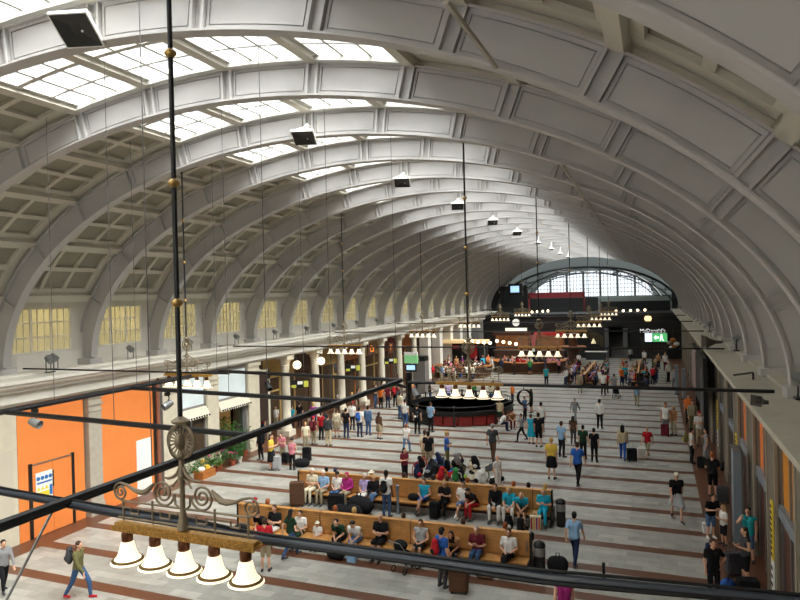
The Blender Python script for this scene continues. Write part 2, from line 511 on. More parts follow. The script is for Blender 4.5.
tag(MB().box(-21.4, -21.37, 23.35, 24.25, 0.0, 2.45).build('poster', m_paper), 'blank white poster on the orange hoarding beside drainpipe', 'poster')
tag(MB().tube([(-21.25, 24.62, 0), (-21.25, 24.62, 5.9)], .09, 10).tube([(-21.25, 24.62, 2.4), (-21.25, 24.62, 2.5)], .11, 10).build('drainpipe', mat('rust_pipe', '#8c5a45', .6), smooth=40), 'rusty brown drainpipe at the end of the orange hoarding', 'pipe')
tag(MB().box(-21.4, -21.3, 24.7, 25.0, 0, 4.95).build('trim_3', mat('dark_grey_reveal', '#5b5550', .7)), 'dark reveal beside the drainpipe', 'trim', None, 'structure')
tag(MB().box(-21.4, -21.36, 15.6, 16.6, 0.15, .95).box(-21.4, -21.36, 16.4, 17.3, 1.0, 3.4).build('trim_4', mat('pale_board', '#c9c0ae', .7)), 'pale wainscot board before the orange hoarding', 'trim', None, 'structure')

# ---- two shops with frosted panels and dotted valances
def valance_shop(y0, y1, label, deep):
    t = empty('shopfront', (-21.45, (y0+y1)/2, 0), 0, label, 'shop front'); w_ = (y1-y0)/2
    MB().box(-.1, 0, -w_+.1, w_-.1, 3.3, 4.75).build('frosted_panel', m_frost, t)
    f = MB()
    for a in (-w_, w_-.1): f.box(-.14, .04, a, a+.1, 0, 4.95)
    f.box(-.14, .04, -w_, w_, 4.75, 4.95).box(-.14, .04, -w_, w_, 3.2, 3.32)
    f.build('frame', mat('grey_frame', '#8f8b84', .5), t)
    v = MB().hexa([(0, -w_, 2.75), (0, w_, 2.75), (.35, w_, 2.72), (.35, -w_, 2.72), (0, -w_, 3.22), (0, w_, 3.22), (.06, w_, 3.2), (.06, -w_, 3.2)])
    n = int(2*w_/.19); v.m = 1
    for i in range(n):
        y = -w_+(i+.5)*2*w_/n; v.box(.30, .365, y-.04, y+.04, 2.73, 2.82)
    v = v.build('valance', [mat('cream_valance', '#ddd5c2', .7), m_black], t)

    if deep:
        MB().box(-3.6, -3.5, -w_, w_, 0, 4.9).build('rear_wall', m_tan, t)
        MB().box(-.1, 0.05, w_-.5, w_-.1, 0, 2.7).build('door_leaf', m_steel, t)
    else:
        MB().box(-.06, -.04, -w_+.1, w_-.1, .6, 2.75).build('pane', m_glassd, t)
        MB().box(-.1, 0, -w_+.1, w_-.1, 0, .6).build('sill_panel', m_beige, t)
        MB().box(-.08, 0, -.04, .04, .6, 2.75).build('mullion', m_steel, t)
        MB().box(-1.2, -1.1, -w_, w_, 0, 3).build('display_wall', mat('teal_display', '#5f9c84', .6), t)
    return t
valance_shop(26.1, 28.3, 'glazed shop front with frosted panel and teal display under dotted valance', False)
valance_shop(29.25, 32.0, 'open flower shop front with frosted panel above a dotted valance', True)

# ---- round columns of the arcade
ccol = MB()
ccol.box(-.42, .42, -.42, .42, 0, .35).lathe([(.36, .35), (.36, .5), (.31, .6), (.29, 2.5), (.265, 4.3), (.30, 4.32), (.30, 4.38), (.27, 4.4), (.38, 4.72)], 20).box(-.42, .42, -.42, .42, 4.72, 4.96)
cc_me = ccol.mesh('arcade_column', mat('cream_stone', '#d9d0bd', .6, noise=.05, nscale=4), 40)
ycols = [36.5, 40.4, 44.4, 48.2, 52.2, 56.4, 60.4]
for i, y in enumerate(ycols):
    tag(link('arcade_column', cc_me, None, (-21.6, y, 0)), f'cream round column of the shop arcade, {ordinal(i)} after the flower shop', 'column', 'columns of the arcade', 'structure')
# flat pilasters with tall panels farther along
for i, y in enumerate((64.3, 68.3, 72.3, 76.3, 80.3)):
    o = pilaster(y-.5, y+.5, f'pale flat pilaster of the far arcade, {ordinal(i)} past the round columns', m=m_white); o['group'] = 'far pilasters'
def arcade_bay(y0, y1, kind, label, i):
    t = empty('shopfront', (-23.2, (y0+y1)/2, 0), 0, label, 'shop front', 'shop fronts of the arcade'); w_ = (y1-y0)/2
    mm = {'dark': m_brown, 'tan': m_tan, 'wood': m_wood, 'pale': m_beige, 'red': mat('wine_red', '#6d2a22', .6)}[kind]
    MB().box(-.1, 0, -w_, w_, 3.4, 4.95).build('fascia', mm, t)
    MB().box(-.05, -.02, -w_, w_, .0, 3.4).build('pane', m_glassd, t)
    f = MB()
    for a in (-w_, -.06, w_-.12): f.box(-.12, .05, a, a+.12, 0, 3.4)
    f.box(-.12, .05, -w_, w_, 2.5, 2.6)
    f.build('frame', mm, t)
    MB().box(-.9, -.8, -w_, w_, 0, 3.3).build('display_wall', mat('warm_display', '#c49a5c', .7, noise=.4, nscale=3, emit=.25), t)
edges = [33.1]+ycols+[64]
kinds = ['dark', 'tan', 'dark', 'tan', 'wood', 'tan', 'red', 'wood']
for i, (a, b) in enumerate(zip(edges, edges[1:])):
    arcade_bay(a, b, kinds[i], f'recessed {kinds[i]} shop front in the {ordinal(i)} open arcade bay', i)
# dark doorway and stair in the first bay
t = empty('doorway', (-22.0, 34.4, 0), 0, 'dark doorway with pale frame between flower shop and first column', 'doorway')
MB().box(-.05, .0, -.75, .65, 1.2, 4.1).build('opening', mat('dark_opening', '#33231b', .7), t)
MB().box(-.1, .06, .65, .85, .0, 4.3).box(-.1, .06, -.95, -.75, 0, 4.3).box(-.1, .06, -.95, .85, 4.1, 4.3).build('frame', m_beige, t)

# ---- hanging globe lamps of the arcade
m_globe = mat('opal_globe', '#fff3d6', .3, emit=2.2, ecol='#ffe7b8')
for i, (px, py) in enumerate(((297, 365), (321, 361))):
    p = onx(px, py, -20.7)
    t = empty('globe_lamp', p, 0, f'white opal globe lamp on bracket at the {["first", "second"][i]} arcade column', 'lamp', 'globe lamps of the arcade')
    MB().ball((0, 0, 0), .26, seg=16, rings=10).build('globe', m_globe, t, 60)
    MB().tube([(0, 0, .25), (-.1, 0, .5), (-.3, 0, .5)], .025, 6).build('bracket', m_dark, t)

# ---- right wall: pilasters, shop recesses
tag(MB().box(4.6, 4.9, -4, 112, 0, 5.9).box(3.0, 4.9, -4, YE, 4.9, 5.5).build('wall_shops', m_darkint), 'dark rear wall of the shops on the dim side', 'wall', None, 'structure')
m_pil = mat('olive_brown_stone', '#7d7466', .7, noise=.1, nscale=4)
m_pilb = mat('pilaster_edge', '#9a907f', .7)
PR = [12.2, 16.4, 20.5, 24.6, 28.75, 32.9, 37.0, 41.2, 45.3, 49.5, 53.6, 57.8, 61.9, 66, 70.2, 74.4, 78.5, 82.7]
pm = MB()
pm.box(-.14, .6, -.75, .75, 0, 4.98).box(-.18, .6, -.8, .8, 0, .45)
pm.m = 1
pm.box(-.17, -.1, -.78, -.6, .45, 4.98).box(-.17, -.1, .6, .78, .45, 4.98)
pm_me = pm.mesh('wall_pilaster', [m_pil, m_pilb])
for i, y in enumerate(PR):
    tag(link('wall_pilaster', pm_me, None, (WR, y, 0)), f'olive brown stone pilaster on the dim side, {ordinal(i)} from the balcony', 'pilaster', 'pilasters of the dim side', 'structure')
def dim_bay(y0, y1, i, top, low):
    what = {'o': 'orange panel', 'y': 'amber panel', 'd': 'dark glass', 'g': 'grey glass'}[top]
    t = empty('shopfront', (3.02, (y0+y1)/2, 0), 0, f'shop front with {what} between {ordinal(i)} and {ordinal(i+1)} dim pilasters', 'shop front', 'shop fronts of the dim side'); w_ = (y1-y0)/2
    mt = {'o': m_orange, 'y': mat('amber_panel', '#e0952e', .5), 'd': m_black, 'g': m_glassd}[top]
    MB().box(.0, .08, -w_, w_, 2.9, 4.9).build('upper_panel', mt, t)
    MB().box(-.12, .1, -w_, w_, 2.6, 2.9).build('transom', m_greysteel, t)
    MB().box(0, .05, -w_, w_, 0, 2.6).build('door_pane', mat('brown_door', '#5a3528', .35), t)
    f = MB()
    for a in (-w_, -.04, w_-.1): f.box(-.06, .1, a, a+.1, 0, 4.9)
    f.build('frame', m_steel, t)
tops = 'oyoodgdddddgdgdgd'
for i, (a, b) in enumerate(zip(PR, PR[1:])):
    dim_bay(a+.75, b-.75, i, tops[i], 0)
# yellow and white lettered strips hanging on the pilasters
def text_mesh(name, body, size, m, ext=.004, align='CENTER'):
    cu = bpy.data.curves.new(name, 'FONT'); cu.body = body; cu.size = size; cu.extrude = ext; cu.align_x = align; cu.align_y = 'CENTER'
    ob = bpy.data.objects.new(name, cu); COL.objects.link(ob)
    dg = bpy.context.evaluated_depsgraph_get(); dg.update()
    me = bpy.data.meshes.new_from_object(ob.evaluated_get(dg))
    bpy.data.objects.remove(ob); bpy.data.curves.remove(cu)
    me.materials.clear(); me.materials.append(m)
    return me
m_ink = mat('black_ink', '#1a1a1a', .6)
def banner(y, z0, z1, label):
    t = empty('lettered_sign', (WR-.21, y, z0), 0, label, 'sign', 'lettered strips on the dim pilasters'); h = z1-z0
    MB().box(-.02, .02, -.14, .14, h*.36, h).build('yellow_field', m_yel, t)
    MB().box(-.02, .02, -.14, .14, 0, h*.35).build('white_field', m_paper, t)
    for j in range(9):
        zz = h*(.40+.066*j)
        MB().box(-.03, -.015, -.1+.02*(j % 3), .1-.03*(j % 2), zz, zz+h*.03).build('dark_glyph', m_ink, t)
    for j in range(3): MB().box(-.03, -.015, -.08, .08, h*(.06+.09*j), h*(.06+.09*j)+h*.04).build('dark_glyph', m_ink, t)
banner(20.0, .5, 2.9, 'yellow and white lettered strip on the pilaster beside woman in tank top')
banner(28.3, .7, 3.0, 'yellow and white lettered strip behind the man in black shorts')
banner(36.6, .7, 3.0, 'yellow and white lettered strip beside the man in white shirt and red cap')
# free standing grey steel post panel
def pylon(x, y, h, label):
    t = empty('steel_pylon', (x, y, 0), 0, label, 'pylon')
    MB().box(-.12, .12, -.35, .35, 0, h).build('panel', m_greysteel, t); MB().box(-.16, .16, -.4, .4, 0, .08).build('base', m_dark, t); MB().box(-.14, .14, -.37, .37, h, h+.05).build('cap', m_steel, t)
pylon(2.45, 25.0, 3.15, 'tall grey steel pylon standing before the dim pilasters')
q = onz(684, 399); pylon(q.x, q.y, 2.3, 'shorter grey steel pylon near the black hoarding')
q = onz(677, 394); pylon(q.x, q.y, 2.3, 'third grey steel pylon farthest along the dim side')
# black hoarding with poster hanging from the cornice
t = empty('black_hoarding', (2.3, 42.5, 2.0), 0, 'long black hoarding with a pinkish poster under the dim cornice', 'hoarding')
MB().box(-.1, .1, -5.5, 5.0, 0.2, 3.0).build('panel', m_black, t)
MB().box(-.1, .1, -5.7, -5.5, -2.0, 3.0).build('post', m_black, t); MB().box(-.1, .1, 1.2, 1.4, -2.0, .2).build('post', m_black, t)
MB().box(-.13, -.1, 0.5, 4.2, .5, 2.8).build('poster', mat('pinkish_poster', '#8d7672', .6, noise=.3, nscale=2), t)
MB().box(-.12, -.1, -4.6, -4.3, .2, 2.4).build('white_strip', m_greysteel, t)
wn = MB().box(-26, 5.2, -4.6, -4.2, 0, 7.0)
_l = [(AX-9.6*math.cos(PI*i/32), 7.0+5.6*math.sin(PI*i/32)) for i in range(33)]
_o = [(AX-17*math.cos(PI*i/32), 7.0+9.0*math.sin(PI*i/32)) for i in range(33)]
for (a, b), (c, d) in zip(zip(_l, _l[1:]), zip(_o, _o[1:])):
    wn.hexa([(a[0], -4.6, a[1]), (b[0], -4.6, b[1]), (b[0], -4.2, b[1]), (a[0], -4.2, a[1]), (c[0], -4.6, c[1]), (d[0], -4.6, d[1]), (d[0], -4.2, d[1]), (c[0], -4.2, c[1])])
tag(wn.build('wall_near', m_beige), 'plain beige end wall with lunette behind the balcony', 'wall', None, 'structure')
wn = MB()
for i in range(-3, 4):
    x = AX+i*2.5; wn.box(x-.1, x+.1, -4.5, -4.3, 7.0, 7.0+5.6*math.sqrt(max(0, 1-(i*2.5/9.6)**2)))
for z in (8.2, 9.4, 10.6): q = 9.6*math.sqrt(1-((z-7)/5.6)**2); wn.box(AX-q, AX+q, -4.45, -4.35, z-.04, z+.04)
tag(wn.build('window_near', m_dark), 'lunette window of the near end wall behind the balcony', 'window', None, 'structure')
# ================================================================ far end of the hall
FY = 87.5
m_blk = mat('far_black_wall', '#20201f', .6)
m_gry = mat('far_grey_wall', '#3a4141', .7)
m_dkgry = mat('far_dark_grey', '#303435', .6)
wf_ = MB()
wf_.box(-21.4, -5.6, FY, FY+.4, 0, 5.2).box(-3.5, 4.6, FY, FY+.4, 0, 5.2)       # either side of the stair opening
wf_.box(-5.6, -3.5, FY, FY+.4, 3.9, 5.2)
tag(wf_.build('wall_far', m_blk), 'black wall with stair opening at the far end of the hall', 'wall', None, 'structure')
tag(MB().box(-25, 4.9, FY-.1, 112, 5.2, 5.5).build('floor_gallery', m_dkgry), 'upper gallery floor above the far black wall', 'floor', None, 'structure')
gr = MB().box(-21.4, 3, FY-.15, FY-.05, 5.5, 5.6).box(-21.4, 3, FY-.15, FY-.05, 6.25, 6.33)
for i in range(82):
    x = -21.4+i*.3; gr.box(x, x+.03, FY-.13, FY-.08, 5.5, 6.3)
t = tag(gr.build('gallery_railing', m_dkgry), 'dark metal railing along the far upper gallery', 'railing')
tag(MB().box(-7, -2, 93.2, 93.5, 0, 5.2).build('wall_stair', m_dkgry), 'dark wall at the head of the far steps', 'wall', None, 'structure')
# stair
st = MB()
for i in range(16): st.box(-5.6, -3.5, FY+i*.3, FY+i*.3+.32, 0, .17*(i+1))
tag(st.build('stair_floor', mat('far_steps_grey', '#6d6a66', .7)), 'wide grey stone steps rising through the far black wall', 'stairs', None, 'structure')
for x in (-5.65, -3.45):
    i = 0 if x < -5 else 1
    tag(MB().box(x-.25, x+.25, FY-.5, FY-.1, 0, 3.6).box(x-.3, x+.3, FY-.55, FY-.05, 3.6, 3.75).build('stair_post', mat('far_post', '#5d6062', .5)), f'grey square post {["beside the lattice stair rail", "beside the dark shop grille"][i]} at the far steps', 'post')
# diagonal lattice balustrade
lb = MB()
for i in range(12):
    x = -8.9+i*.25; zt = 4.3-i*.14
    lb.box(x, x+.04, FY-.5, FY-.42, zt-1.2, zt)
for k in range(5):
    a, b = (-8.9, 4.3-.3*k), (-6.1, 2.73-.3*k)
    lb.tube([(a[0], FY-.46, a[1]), (b[0], FY-.46, b[1])], .03, 4)
tag(lb.build('stair_balustrade', mat('old_brass_lattice', '#6e5f38', .5)), 'sloping brass lattice balustrade beside the far steps', 'balustrade')
# lunette wall
LY = 106.0
def lun(x0=-17.6, x1=-.2, z0=7.6, z1=11.6, n=40):
    P = []
    for i in range(n+1):
        a = PI*i/n; P.append((AX+.85-((x1-x0)/2)*math.cos(a), z0+(z1-z0)*math.sin(a)))
    return P
lp = lun(); lw = MB(); nn = len(lp)
big = [(AX+.85-16.5*math.cos(PI*i/(nn-1)), 5.4+9.2*math.sin(PI*i/(nn-1))) for i in range(nn)]
for i in range(nn-1):
    a, b, c, d = lp[i], lp[i+1], big[i+1], big[i]
    lw.hexa([(a[0], LY, a[1]), (b[0], LY, b[1]), (b[0], LY+.5, b[1]), (a[0], LY+.5, a[1]), (d[0], LY, d[1]), (c[0], LY, c[1]), (c[0], LY+.5, c[1]), (d[0], LY+.5, d[1])])
lw.box(-26, 5, LY, LY+.5, 5.4, 7.6)
tag(lw.build('wall_end', m_gry), 'grey end wall around the lunette window', 'wall', None, 'structure')
lf = MB(); xs = [-17.6+17.4*i/7 for i in range(8)]
def lz(x): 
    t = (x-(AX+.85))/8.7; return 7.6+4.0*math.sqrt(max(0, 1-t*t))
for x in xs[1:-1]: lf.box(x-.16, x+.16, LY+.1, LY+.4, 7.6, lz(x))
for i in range(7):
    for j in (1, 2, 3, 4):
        x = xs[i]+(xs[i+1]-xs[i])*j/5
        if lz(x) > 7.8: lf.box(x-.03, x+.03, LY+.2, LY+.3, 7.6, lz(x))
for z in (8.2, 8.8, 9.4, 10.0, 10.6, 11.2):
    t = math.sqrt(max(0, 1-((z-7.6)/4.0)**2)); lf.box(AX+.85-8.7*t, AX+.85+8.7*t, LY+.2, LY+.3, z-.03, z+.03)
wo = tag(lf.build('window_far', m_dkgry), 'great lunette window with dark mullions at the far end', 'window', None, 'structure')
gp = MB(); k0 = len(gp.v)
gp.v += [(x, LY+.25, z) for x, z in lp]; gp.face(range(nn)); gp.build('pane', glass_mat('far_window_glass', '#eef4f8', .15, .1), wo)
# dark arch trusses in front of it
for j, (yy, dx, zz) in enumerate(((97.5, 12.6, 11.9), (103.5, 10.6, 12.0))):
    pts = [(AX+.5-dx*math.cos(PI*i/28), yy, 5.6+(zz-5.6)*math.sin(PI*i/28)) for i in range(29)]
    t = tag(MB().tube(pts, .17, 6).build('arch_truss', m_dkgry, smooth=40), f'dark steel arch over the far gallery, {["before", "against"][j]} the end window', 'arch')
    pts2 = [(AX+.5-(dx-.8)*math.cos(PI*i/28), yy, 5.6+(zz-6.5)*math.sin(PI*i/28)) for i in range(29)]
    MB().tube(pts2, .09, 6).build('lower_chord', m_dkgry, t)
    br_ = MB()
    for i in range(2, 27): br_.tube([pts[i], pts2[i+(1 if i % 2 else -1)]], .05, 4)
    br_.build('lattice_pattern', m_dkgry, t)
hb = MB().box(-12.6, -6.0, 96.7, 96.9, 11.2, 11.35)
tag(hb.build('lighting_bar', m_steel), 'pale horizontal lighting bar high before the end window', 'bar')
# bands on the gallery
tag(MB().box(-17.2, -9.2, 98, 98.3, 7.55, 8.35).box(-17.2, -17.0, 98, 98.3, 5.5, 8.2).box(-9.4, -9.2, 98, 98.3, 5.5, 8.2).build('red_fascia', mat('dark_red_fascia', '#7e2a2e', .6)), 'long red fascia band below the end window', 'fascia')
tag(MB().box(-7.4, 2.2, 98, 98.3, 6.9, 7.55).box(-7.4, -7.2, 98, 98.3, 5.5, 7).box(2, 2.2, 98, 98.3, 5.5, 7).build('pale_fascia', mat('pale_grey_fascia', '#a9b5b2', .5)), 'long pale grey fascia band below the end window', 'fascia')
tag(MB().box(-17.4, 2.2, 99.2, 99.4, 5.5, 7.5).build('wall_gallery_back', m_dkgry), 'dark back wall under the gallery fascias', 'wall', None, 'structure')
tag(MB().box(-25, -17.4, 99, 99.4, 5.5, 9.4).box(2.2, 4.6, 99, 99.4, 5.5, 8.2).build('wall_gallery', m_dkgry), 'dark side wall of the far gallery', 'wall', None, 'structure')
t = empty('information_screen', (-16.9, 87.0, 8.35), 0, 'blue information screen in a dark box beside the far arch', 'screen')
MB().box(-.95, .95, 0, .3, -.2, 1.3).build('casing', m_black, t)
MB().box(-.62, .5, -.03, 0, .15, .98).build('display', mat('blue_screen', '#9cc4ee', .3, emit=1.1), t)
MB().tube([(-.6, .1, 1.3), (-.6, .1, 2.2)], .03, 5).build('hanger', m_dark, t)
# round clock
c = ony(516, 322.5, 84.0)
t = empty('clock', c, 0, 'round white clock hanging before the far black wall', 'clock')
rot = Matrix.Rotation(-PI/2, 4, 'X')
MB().lathe([(.001, -.1), (.46, -.1), (.5, -.06), (.5, .06), (.46, .08), (.001, .08)], 28, mtx=Matrix.Rotation(PI/2, 4, 'X')).build('case', m_steel, t, 40)
MB().lathe([(.001, .085), (.44, .085), (.44, .095), (.001, .095)], 28, mtx=Matrix.Rotation(PI/2, 4, 'X')).build('dial', mat('clock_dial', '#f5f3ea', .4, emit=.5), t, 40)
MB().box(-.025, .025, -.13, -.11, -.05, .34).build('minute_hand', m_black, t); MB().box(-.05, .25, -.13, -.11, -.03, .03).build('hour_hand', m_black, t)
MB().tube([(0, 0, .5), (0, 0, 2.0)], .03, 6).build('hanger', m_dark, t)
p = ony(516, 329.5, 84.3)
t = empty('light_sign', p, 0, 'long cream light box sign below the round clock', 'sign')
MB().box(-1.35, 1.35, 0, .2, -.18, .18).build('face', mat('cream_lightbox', '#f4efd8', .4, emit=.9), t); MB().box(-1.4, 1.4, .02, .25, -.22, .22).build('casing', m_steel, t)
# burger restaurant on the far corner
p = ony(652.5, 330.8, FY-.1)
t = tag(link('restaurant_sign', text_mesh('restaurant_sign', "McDonald's", .62, mat('white_sign_letters', '#f6f6f6', .4, emit=1.1)), None, p, (PI/2, 0, 0)), 'white lettered restaurant sign on the far black wall', 'sign')
p = ony(648, 318.5, FY-.2)
t = empty('wall_lamp', p, 0, 'round warm wall lamp above the restaurant sign', 'lamp')
MB().ball((0, 0, 0), .42, .2, .42).build('globe', mat('warm_globe', '#ffdca6', .3, emit=1.3), t, 50); MB().box(-.1, .1, 0, .2, -.1, .1).build('mount', m_dark, t)
p = ony(656, 337.5, FY-.6)
t = empty('exit_sign', p, 0, 'lit white and green sign before the dark restaurant grille', 'sign')
MB().box(-1.3, 1.3, 0, .15, -.55, .55).build('casing', m_steel, t)
MB().box(-1.25, -.45, -.02, 0, -.5, .5).build('white_panel', mat('lit_white', '#d8ecff', .4, emit=1.3), t)
MB().box(-.4, 1.25, -.02, 0, -.5, .5).build('green_panel', mat('lit_green', '#4fb26a', .4, emit=.9), t)
w_ = mat('lit_white_marks', '#f2fff4', .4, emit=1.5)
MB().extrude([(-.25, 0), (.0, .3), (.0, .1), (.35, .1), (.35, -.1), (0, -.1), (0, -.3)], 'y', -.05, -.02).build('arrow', w_, t)
MB().ball((.62, -.04, .3), .1, .02, .1, 8, 6).extrude([(.5, .15), (.75, .18), (.72, -.1), (.9, -.38), (.78, -.4), (.6, -.12), (.5, -.4), (.4, -.38), (.5, -.05)], 'y', -.05, -.02).build('running_figure', w_, t)
# dark shop grille with lit squares
g0, g1 = ony(641, 335, FY).x, ony(667, 335, FY).x
t = empty('shop_grille', ((g0+g1)/2, FY-.12, 0), 0, 'dark gridded shop window with small warm lights below the restaurant sign', 'shop window'); hw = (g1-g0)/2
MB().box(-hw, hw, .02, .08, 0, 2.6).build('pane', mat('grille_back', '#4a3a30', .5, noise=.6, nscale=2.5), t)
gb = MB()
for i in range(8): x = -hw+2*hw*i/7; gb.box(x-.07, x+.07, -.04, .02, .2, 2.6)
for z in (.2, .75, 1.3, 1.85, 2.6): gb.box(-hw, hw, -.05, .02, z-.07, z+.07)
gb.build('grating', m_dkgry, t)
# side kiosks along the black wall
def stall(x, y, w_, mtop, label, lit):
    t = empty('kiosk_counter', (x, y, 0), 0, label, 'kiosk')
    MB().box(-w_, w_, -.5, .5, 0, 1.05).build('counter', m_brown, t)
    MB().box(-w_-.1, w_+.1, -.6, .6, 1.05, 1.12).build('worktop', m_steel, t)
    MB().box(-w_, w_, .4, .6, 1.12, 3.0).build('back_panel', mat('lit_kiosk_back', '#8e5a34', .6, noise=.5, nscale=3, emit=.35), t)
    MB().box(-w_-.2, w_+.2, -.7, .7, 3.0, 3.35).build('canopy', mtop, t)
    for sx in (-1, 1): MB().tube([(sx*w_, -.55, 1.1), (sx*w_, -.55, 3.0)], .05, 6).build('post', m_dark, t)
t = empty('serving_counter', (ony(596, 350, 85.6).x, 85.6, 0), 0, 'low white topped counter at the foot of the lattice balustrade', 'counter')
MB().box(-1.2, 1.2, -.4, .4, 0, .95).build('counter_front', m_dkgry, t); MB().box(-1.3, 1.3, -.5, .5, .95, 1.03).build('worktop', m_paper, t)
t = empty('cone_lamp', ony(593.5, 341, 85.4), 0, 'small cream cone lamp above the low counter', 'lamp')
MB().lathe([(.05, .3), (.12, .15), (.32, -.3), (.3, -.3), (.1, .1)], 14).build('lamp_shade', mat('cream_cone', '#ead9ae', .5, emit=.5), t, 40); MB().tube([(0, 0, .3), (0, 0, 1.9)], .02, 5).build('cord', m_dark, t)
stall(ony(550, 345, 86.2).x, 86.2, 1.7, m_red, 'kiosk with red canopy before the far black wall', 1)
stall(ony(512, 345, 86).x, 86, 2.2, m_brown, 'brown kiosk under the long cream light box', 1)
# hanging lights on the gallery: rows of round pendants
m_pend = mat('gallery_lamp', '#fff1cf', .3, emit=3.0, ecol='#ffe9bd')
pd = MB().ball((0, 0, 0), .17, seg=10, rings=6)
pd_me = pd.mesh('shade', m_pend, 60); pc_me = MB().tube([(0, 0, .15), (0, 0, .9)], .015, 4).mesh('cord', m_dark)
rows = [((497, 341), (516, 344), 4, 66.0, 'over the ring bar'), ((466, 341), (490, 343), 5, 65.0, 'beside the shop arcade'), ((532, 312), (548, 311), 4, 90.0, 'on the far gallery by the red sign'), ((616, 311), (645, 310), 5, 90.0, 'on the far gallery near the corner')]
for a, b, n, Y, where in rows:
    for i in range(n):
        t_ = i/(n-1); p = ony(a[0]+(b[0]-a[0])*t_, a[1]+(b[1]-a[1])*t_, Y)
        t = empty('pendant_lamp', p, 0, f'small round warm pendant lamp {where}', 'lamp', f'pendant lamps {where}')
        link('shade', pd_me, t); link('cord', pc_me, t)
p = ony(546, 319.3, 88.5)
t = empty('neon_sign', p, 0, 'thin pink neon strip sign along the far gallery', 'sign')
MB().box(-2.6, 2.6, 0, .08, -.06, .06).build('tube', mat('pink_neon', '#ff9d94', .4, emit=1.4), t); MB().box(-2.7, 2.7, .08, .2, -.12, .12).build('casing', m_dark, t)
# ================================================================ chandeliers
ZT = 6.0                                     # height of the lamp bars and the lighting grid
m_brass = mat('aged_brass', '#a98a52', .35, metal=.8)
m_iron = mat('bronze_scrollwork', '#8d7f68', .45, metal=.35, noise=.1, nscale=9)
m_gold = mat('gilded_bar', '#b98c44', .5, metal=.2, noise=.35, nscale=30)
m_socket = mat('copper_socket', '#6b4128', .4, metal=.5)
m_shade = mat('opal_bell_glass', '#fff6e2', .35, emit=1.0, ecol='#ffeecb')
m_band = mat('bronze_band', '#6e5526', .4, metal=.5)

def spiral(cx, cz, r, turns, a0, sgn, n=40, tail=None):
    P = []
    for i in range(n+1):
        t = i/n; rr = r*(1-.86*t); a = a0+sgn*2*PI*turns*t
        P.append((cx+rr*math.cos(a), 0, cz+rr*math.sin(a)))
    return P
def rod_part(top, r=.027):
    return MB().tube([(0, 0, 1.25), (0, 0, top)], r, 8)
def shade_prof(k=1):
    return [(.055, -.02), (.075, -.06), (.09, -.14), (.105, -.20), (.13, -.25), (.165, -.285), (.19, -.30), (.195, -.315), (.18, -.325), (.15, -.30), (.12, -.265), (.09, -.2), (.06, -.08), (.04, -.03)]
shade_me = MB().lathe(shade_prof(), 24).mesh('shade', m_shade, 50)
band_me = MB().lathe([(.166, -.27), (.182, -.283), (.179, -.295), (.162, -.28)], 24).mesh('band', m_band, 50)
sock_me = MB().lathe([(.012, .1), (.02, .06), (.055, .05), (.065, .02), (.062, -.06), (.05, -.07)], 16).mesh('socket', m_socket, 50)
_b = MB().box(-1.05, 1.05, -.07, .07, 0.01, .03).box(-1.03, 1.03, -.05, .05, .03, .085)
for i in range(70):
    x = -1.04+2.08*i/69; _b.box(x-.011, x+.011, -.08, -.065, -.01, .06); _b.box(x-.011, x+.011, .065, .08, -.01, .06)
bar_me = _b.mesh('lamp_bar', m_gold)
# fret railing
fr = MB()
for u in (-.92, -.46, .46, .92): fr.tube([(u, 0, .1), (u, 0, .36)], .014, 6)
fr.tube([(-.95, 0, .32), (.95, 0, .32)], .012, 6); fr.tube([(-1.0, 0, .13), (1.0, 0, .13)], .012, 6)
for s in (-1, 1):
    k = [(.46, .25), (.34, .25), (.34, .18), (.2, .18), (.2, .25), (.08, .25)]
    for a, b in zip(k, k[1:]): fr.tube([(s*a[0], 0, a[1]), (s*b[0], 0, b[1])], .011, 5)
    k = [(.92, .25), (.8, .25), (.8, .19), (.68, .19), (.68, .25), (.46, .25)]
    for a, b in zip(k, k[1:]): fr.tube([(s*a[0], 0, a[1]), (s*b[0], 0, b[1])], .011, 5)
fret_me = fr.mesh('fret_railing', m_iron, 40)
def scroll_me(s):
    mb = MB()
    mb.tube([(s*x, y, z) for x, y, z in spiral(.27, .47, .155, 2.3, PI, 1)], .014, 6)
    mb.tube([(s*.11, 0, .47), (s*.10, 0, .36), (s*.06, 0, .33)], .014, 6)
    mb.tube([(s*x, y, z) for x, y, z in spiral(.90, .42, .105, 2.0, PI*.5, -1)], .013, 6)
    # leaf tapering from the big spiral to the end spiral
    pts = [(.40, .56), (.46, .50), (.52, .455), (.6, .44), (.7, .46), (.80, .505), (.9, .525)]
    mb.tube([(s*x, 0, z) for x, z in pts], [.012, .03, .036, .03, .022, .016, .013], 6)
    # curved prongs below the medallion
    pts = [(.02, .78), (.06, .70), (.12, .655), (.19, .635), (.25, .64)]
    mb.tube([(s*x, 0, z) for x, z in pts], [.02, .02, .02, .016, .008], 6)
    pts = [(.02, .66), (.09, .60), (.13, .55)]
    mb.tube([(s*x, 0, z) for x, z in pts], .012, 6)
    return mb.mesh('scroll', m_iron, 40)
scr = [scroll_me(-1), scroll_me(1)]
post_me = MB().lathe([(.07, .1), (.05, .2), (.03, .3), (.028, .62), (.05, .68), (.03, .72), (.03, .86)], 12).mesh('post', m_iron, 40)
fin_me = MB().lathe([(.03, 1.16), (.035, 1.18), (.09, 1.2), (.1, 1.225), (.06, 1.25), (.03, 1.27)], 14).mesh('finial', m_iron, 40)
md = MB()
ring = [(0, 0)]
md.tube([(.2*math.cos(2*PI*i/28), 0, .97+.2*math.sin(2*PI*i/28)) for i in range(28)], .018, 6, closed=True)
md.tube([(0, .2*math.cos(2*PI*i/28), .97+.2*math.sin(2*PI*i/28)) for i in range(28)], .013, 6, closed=True)
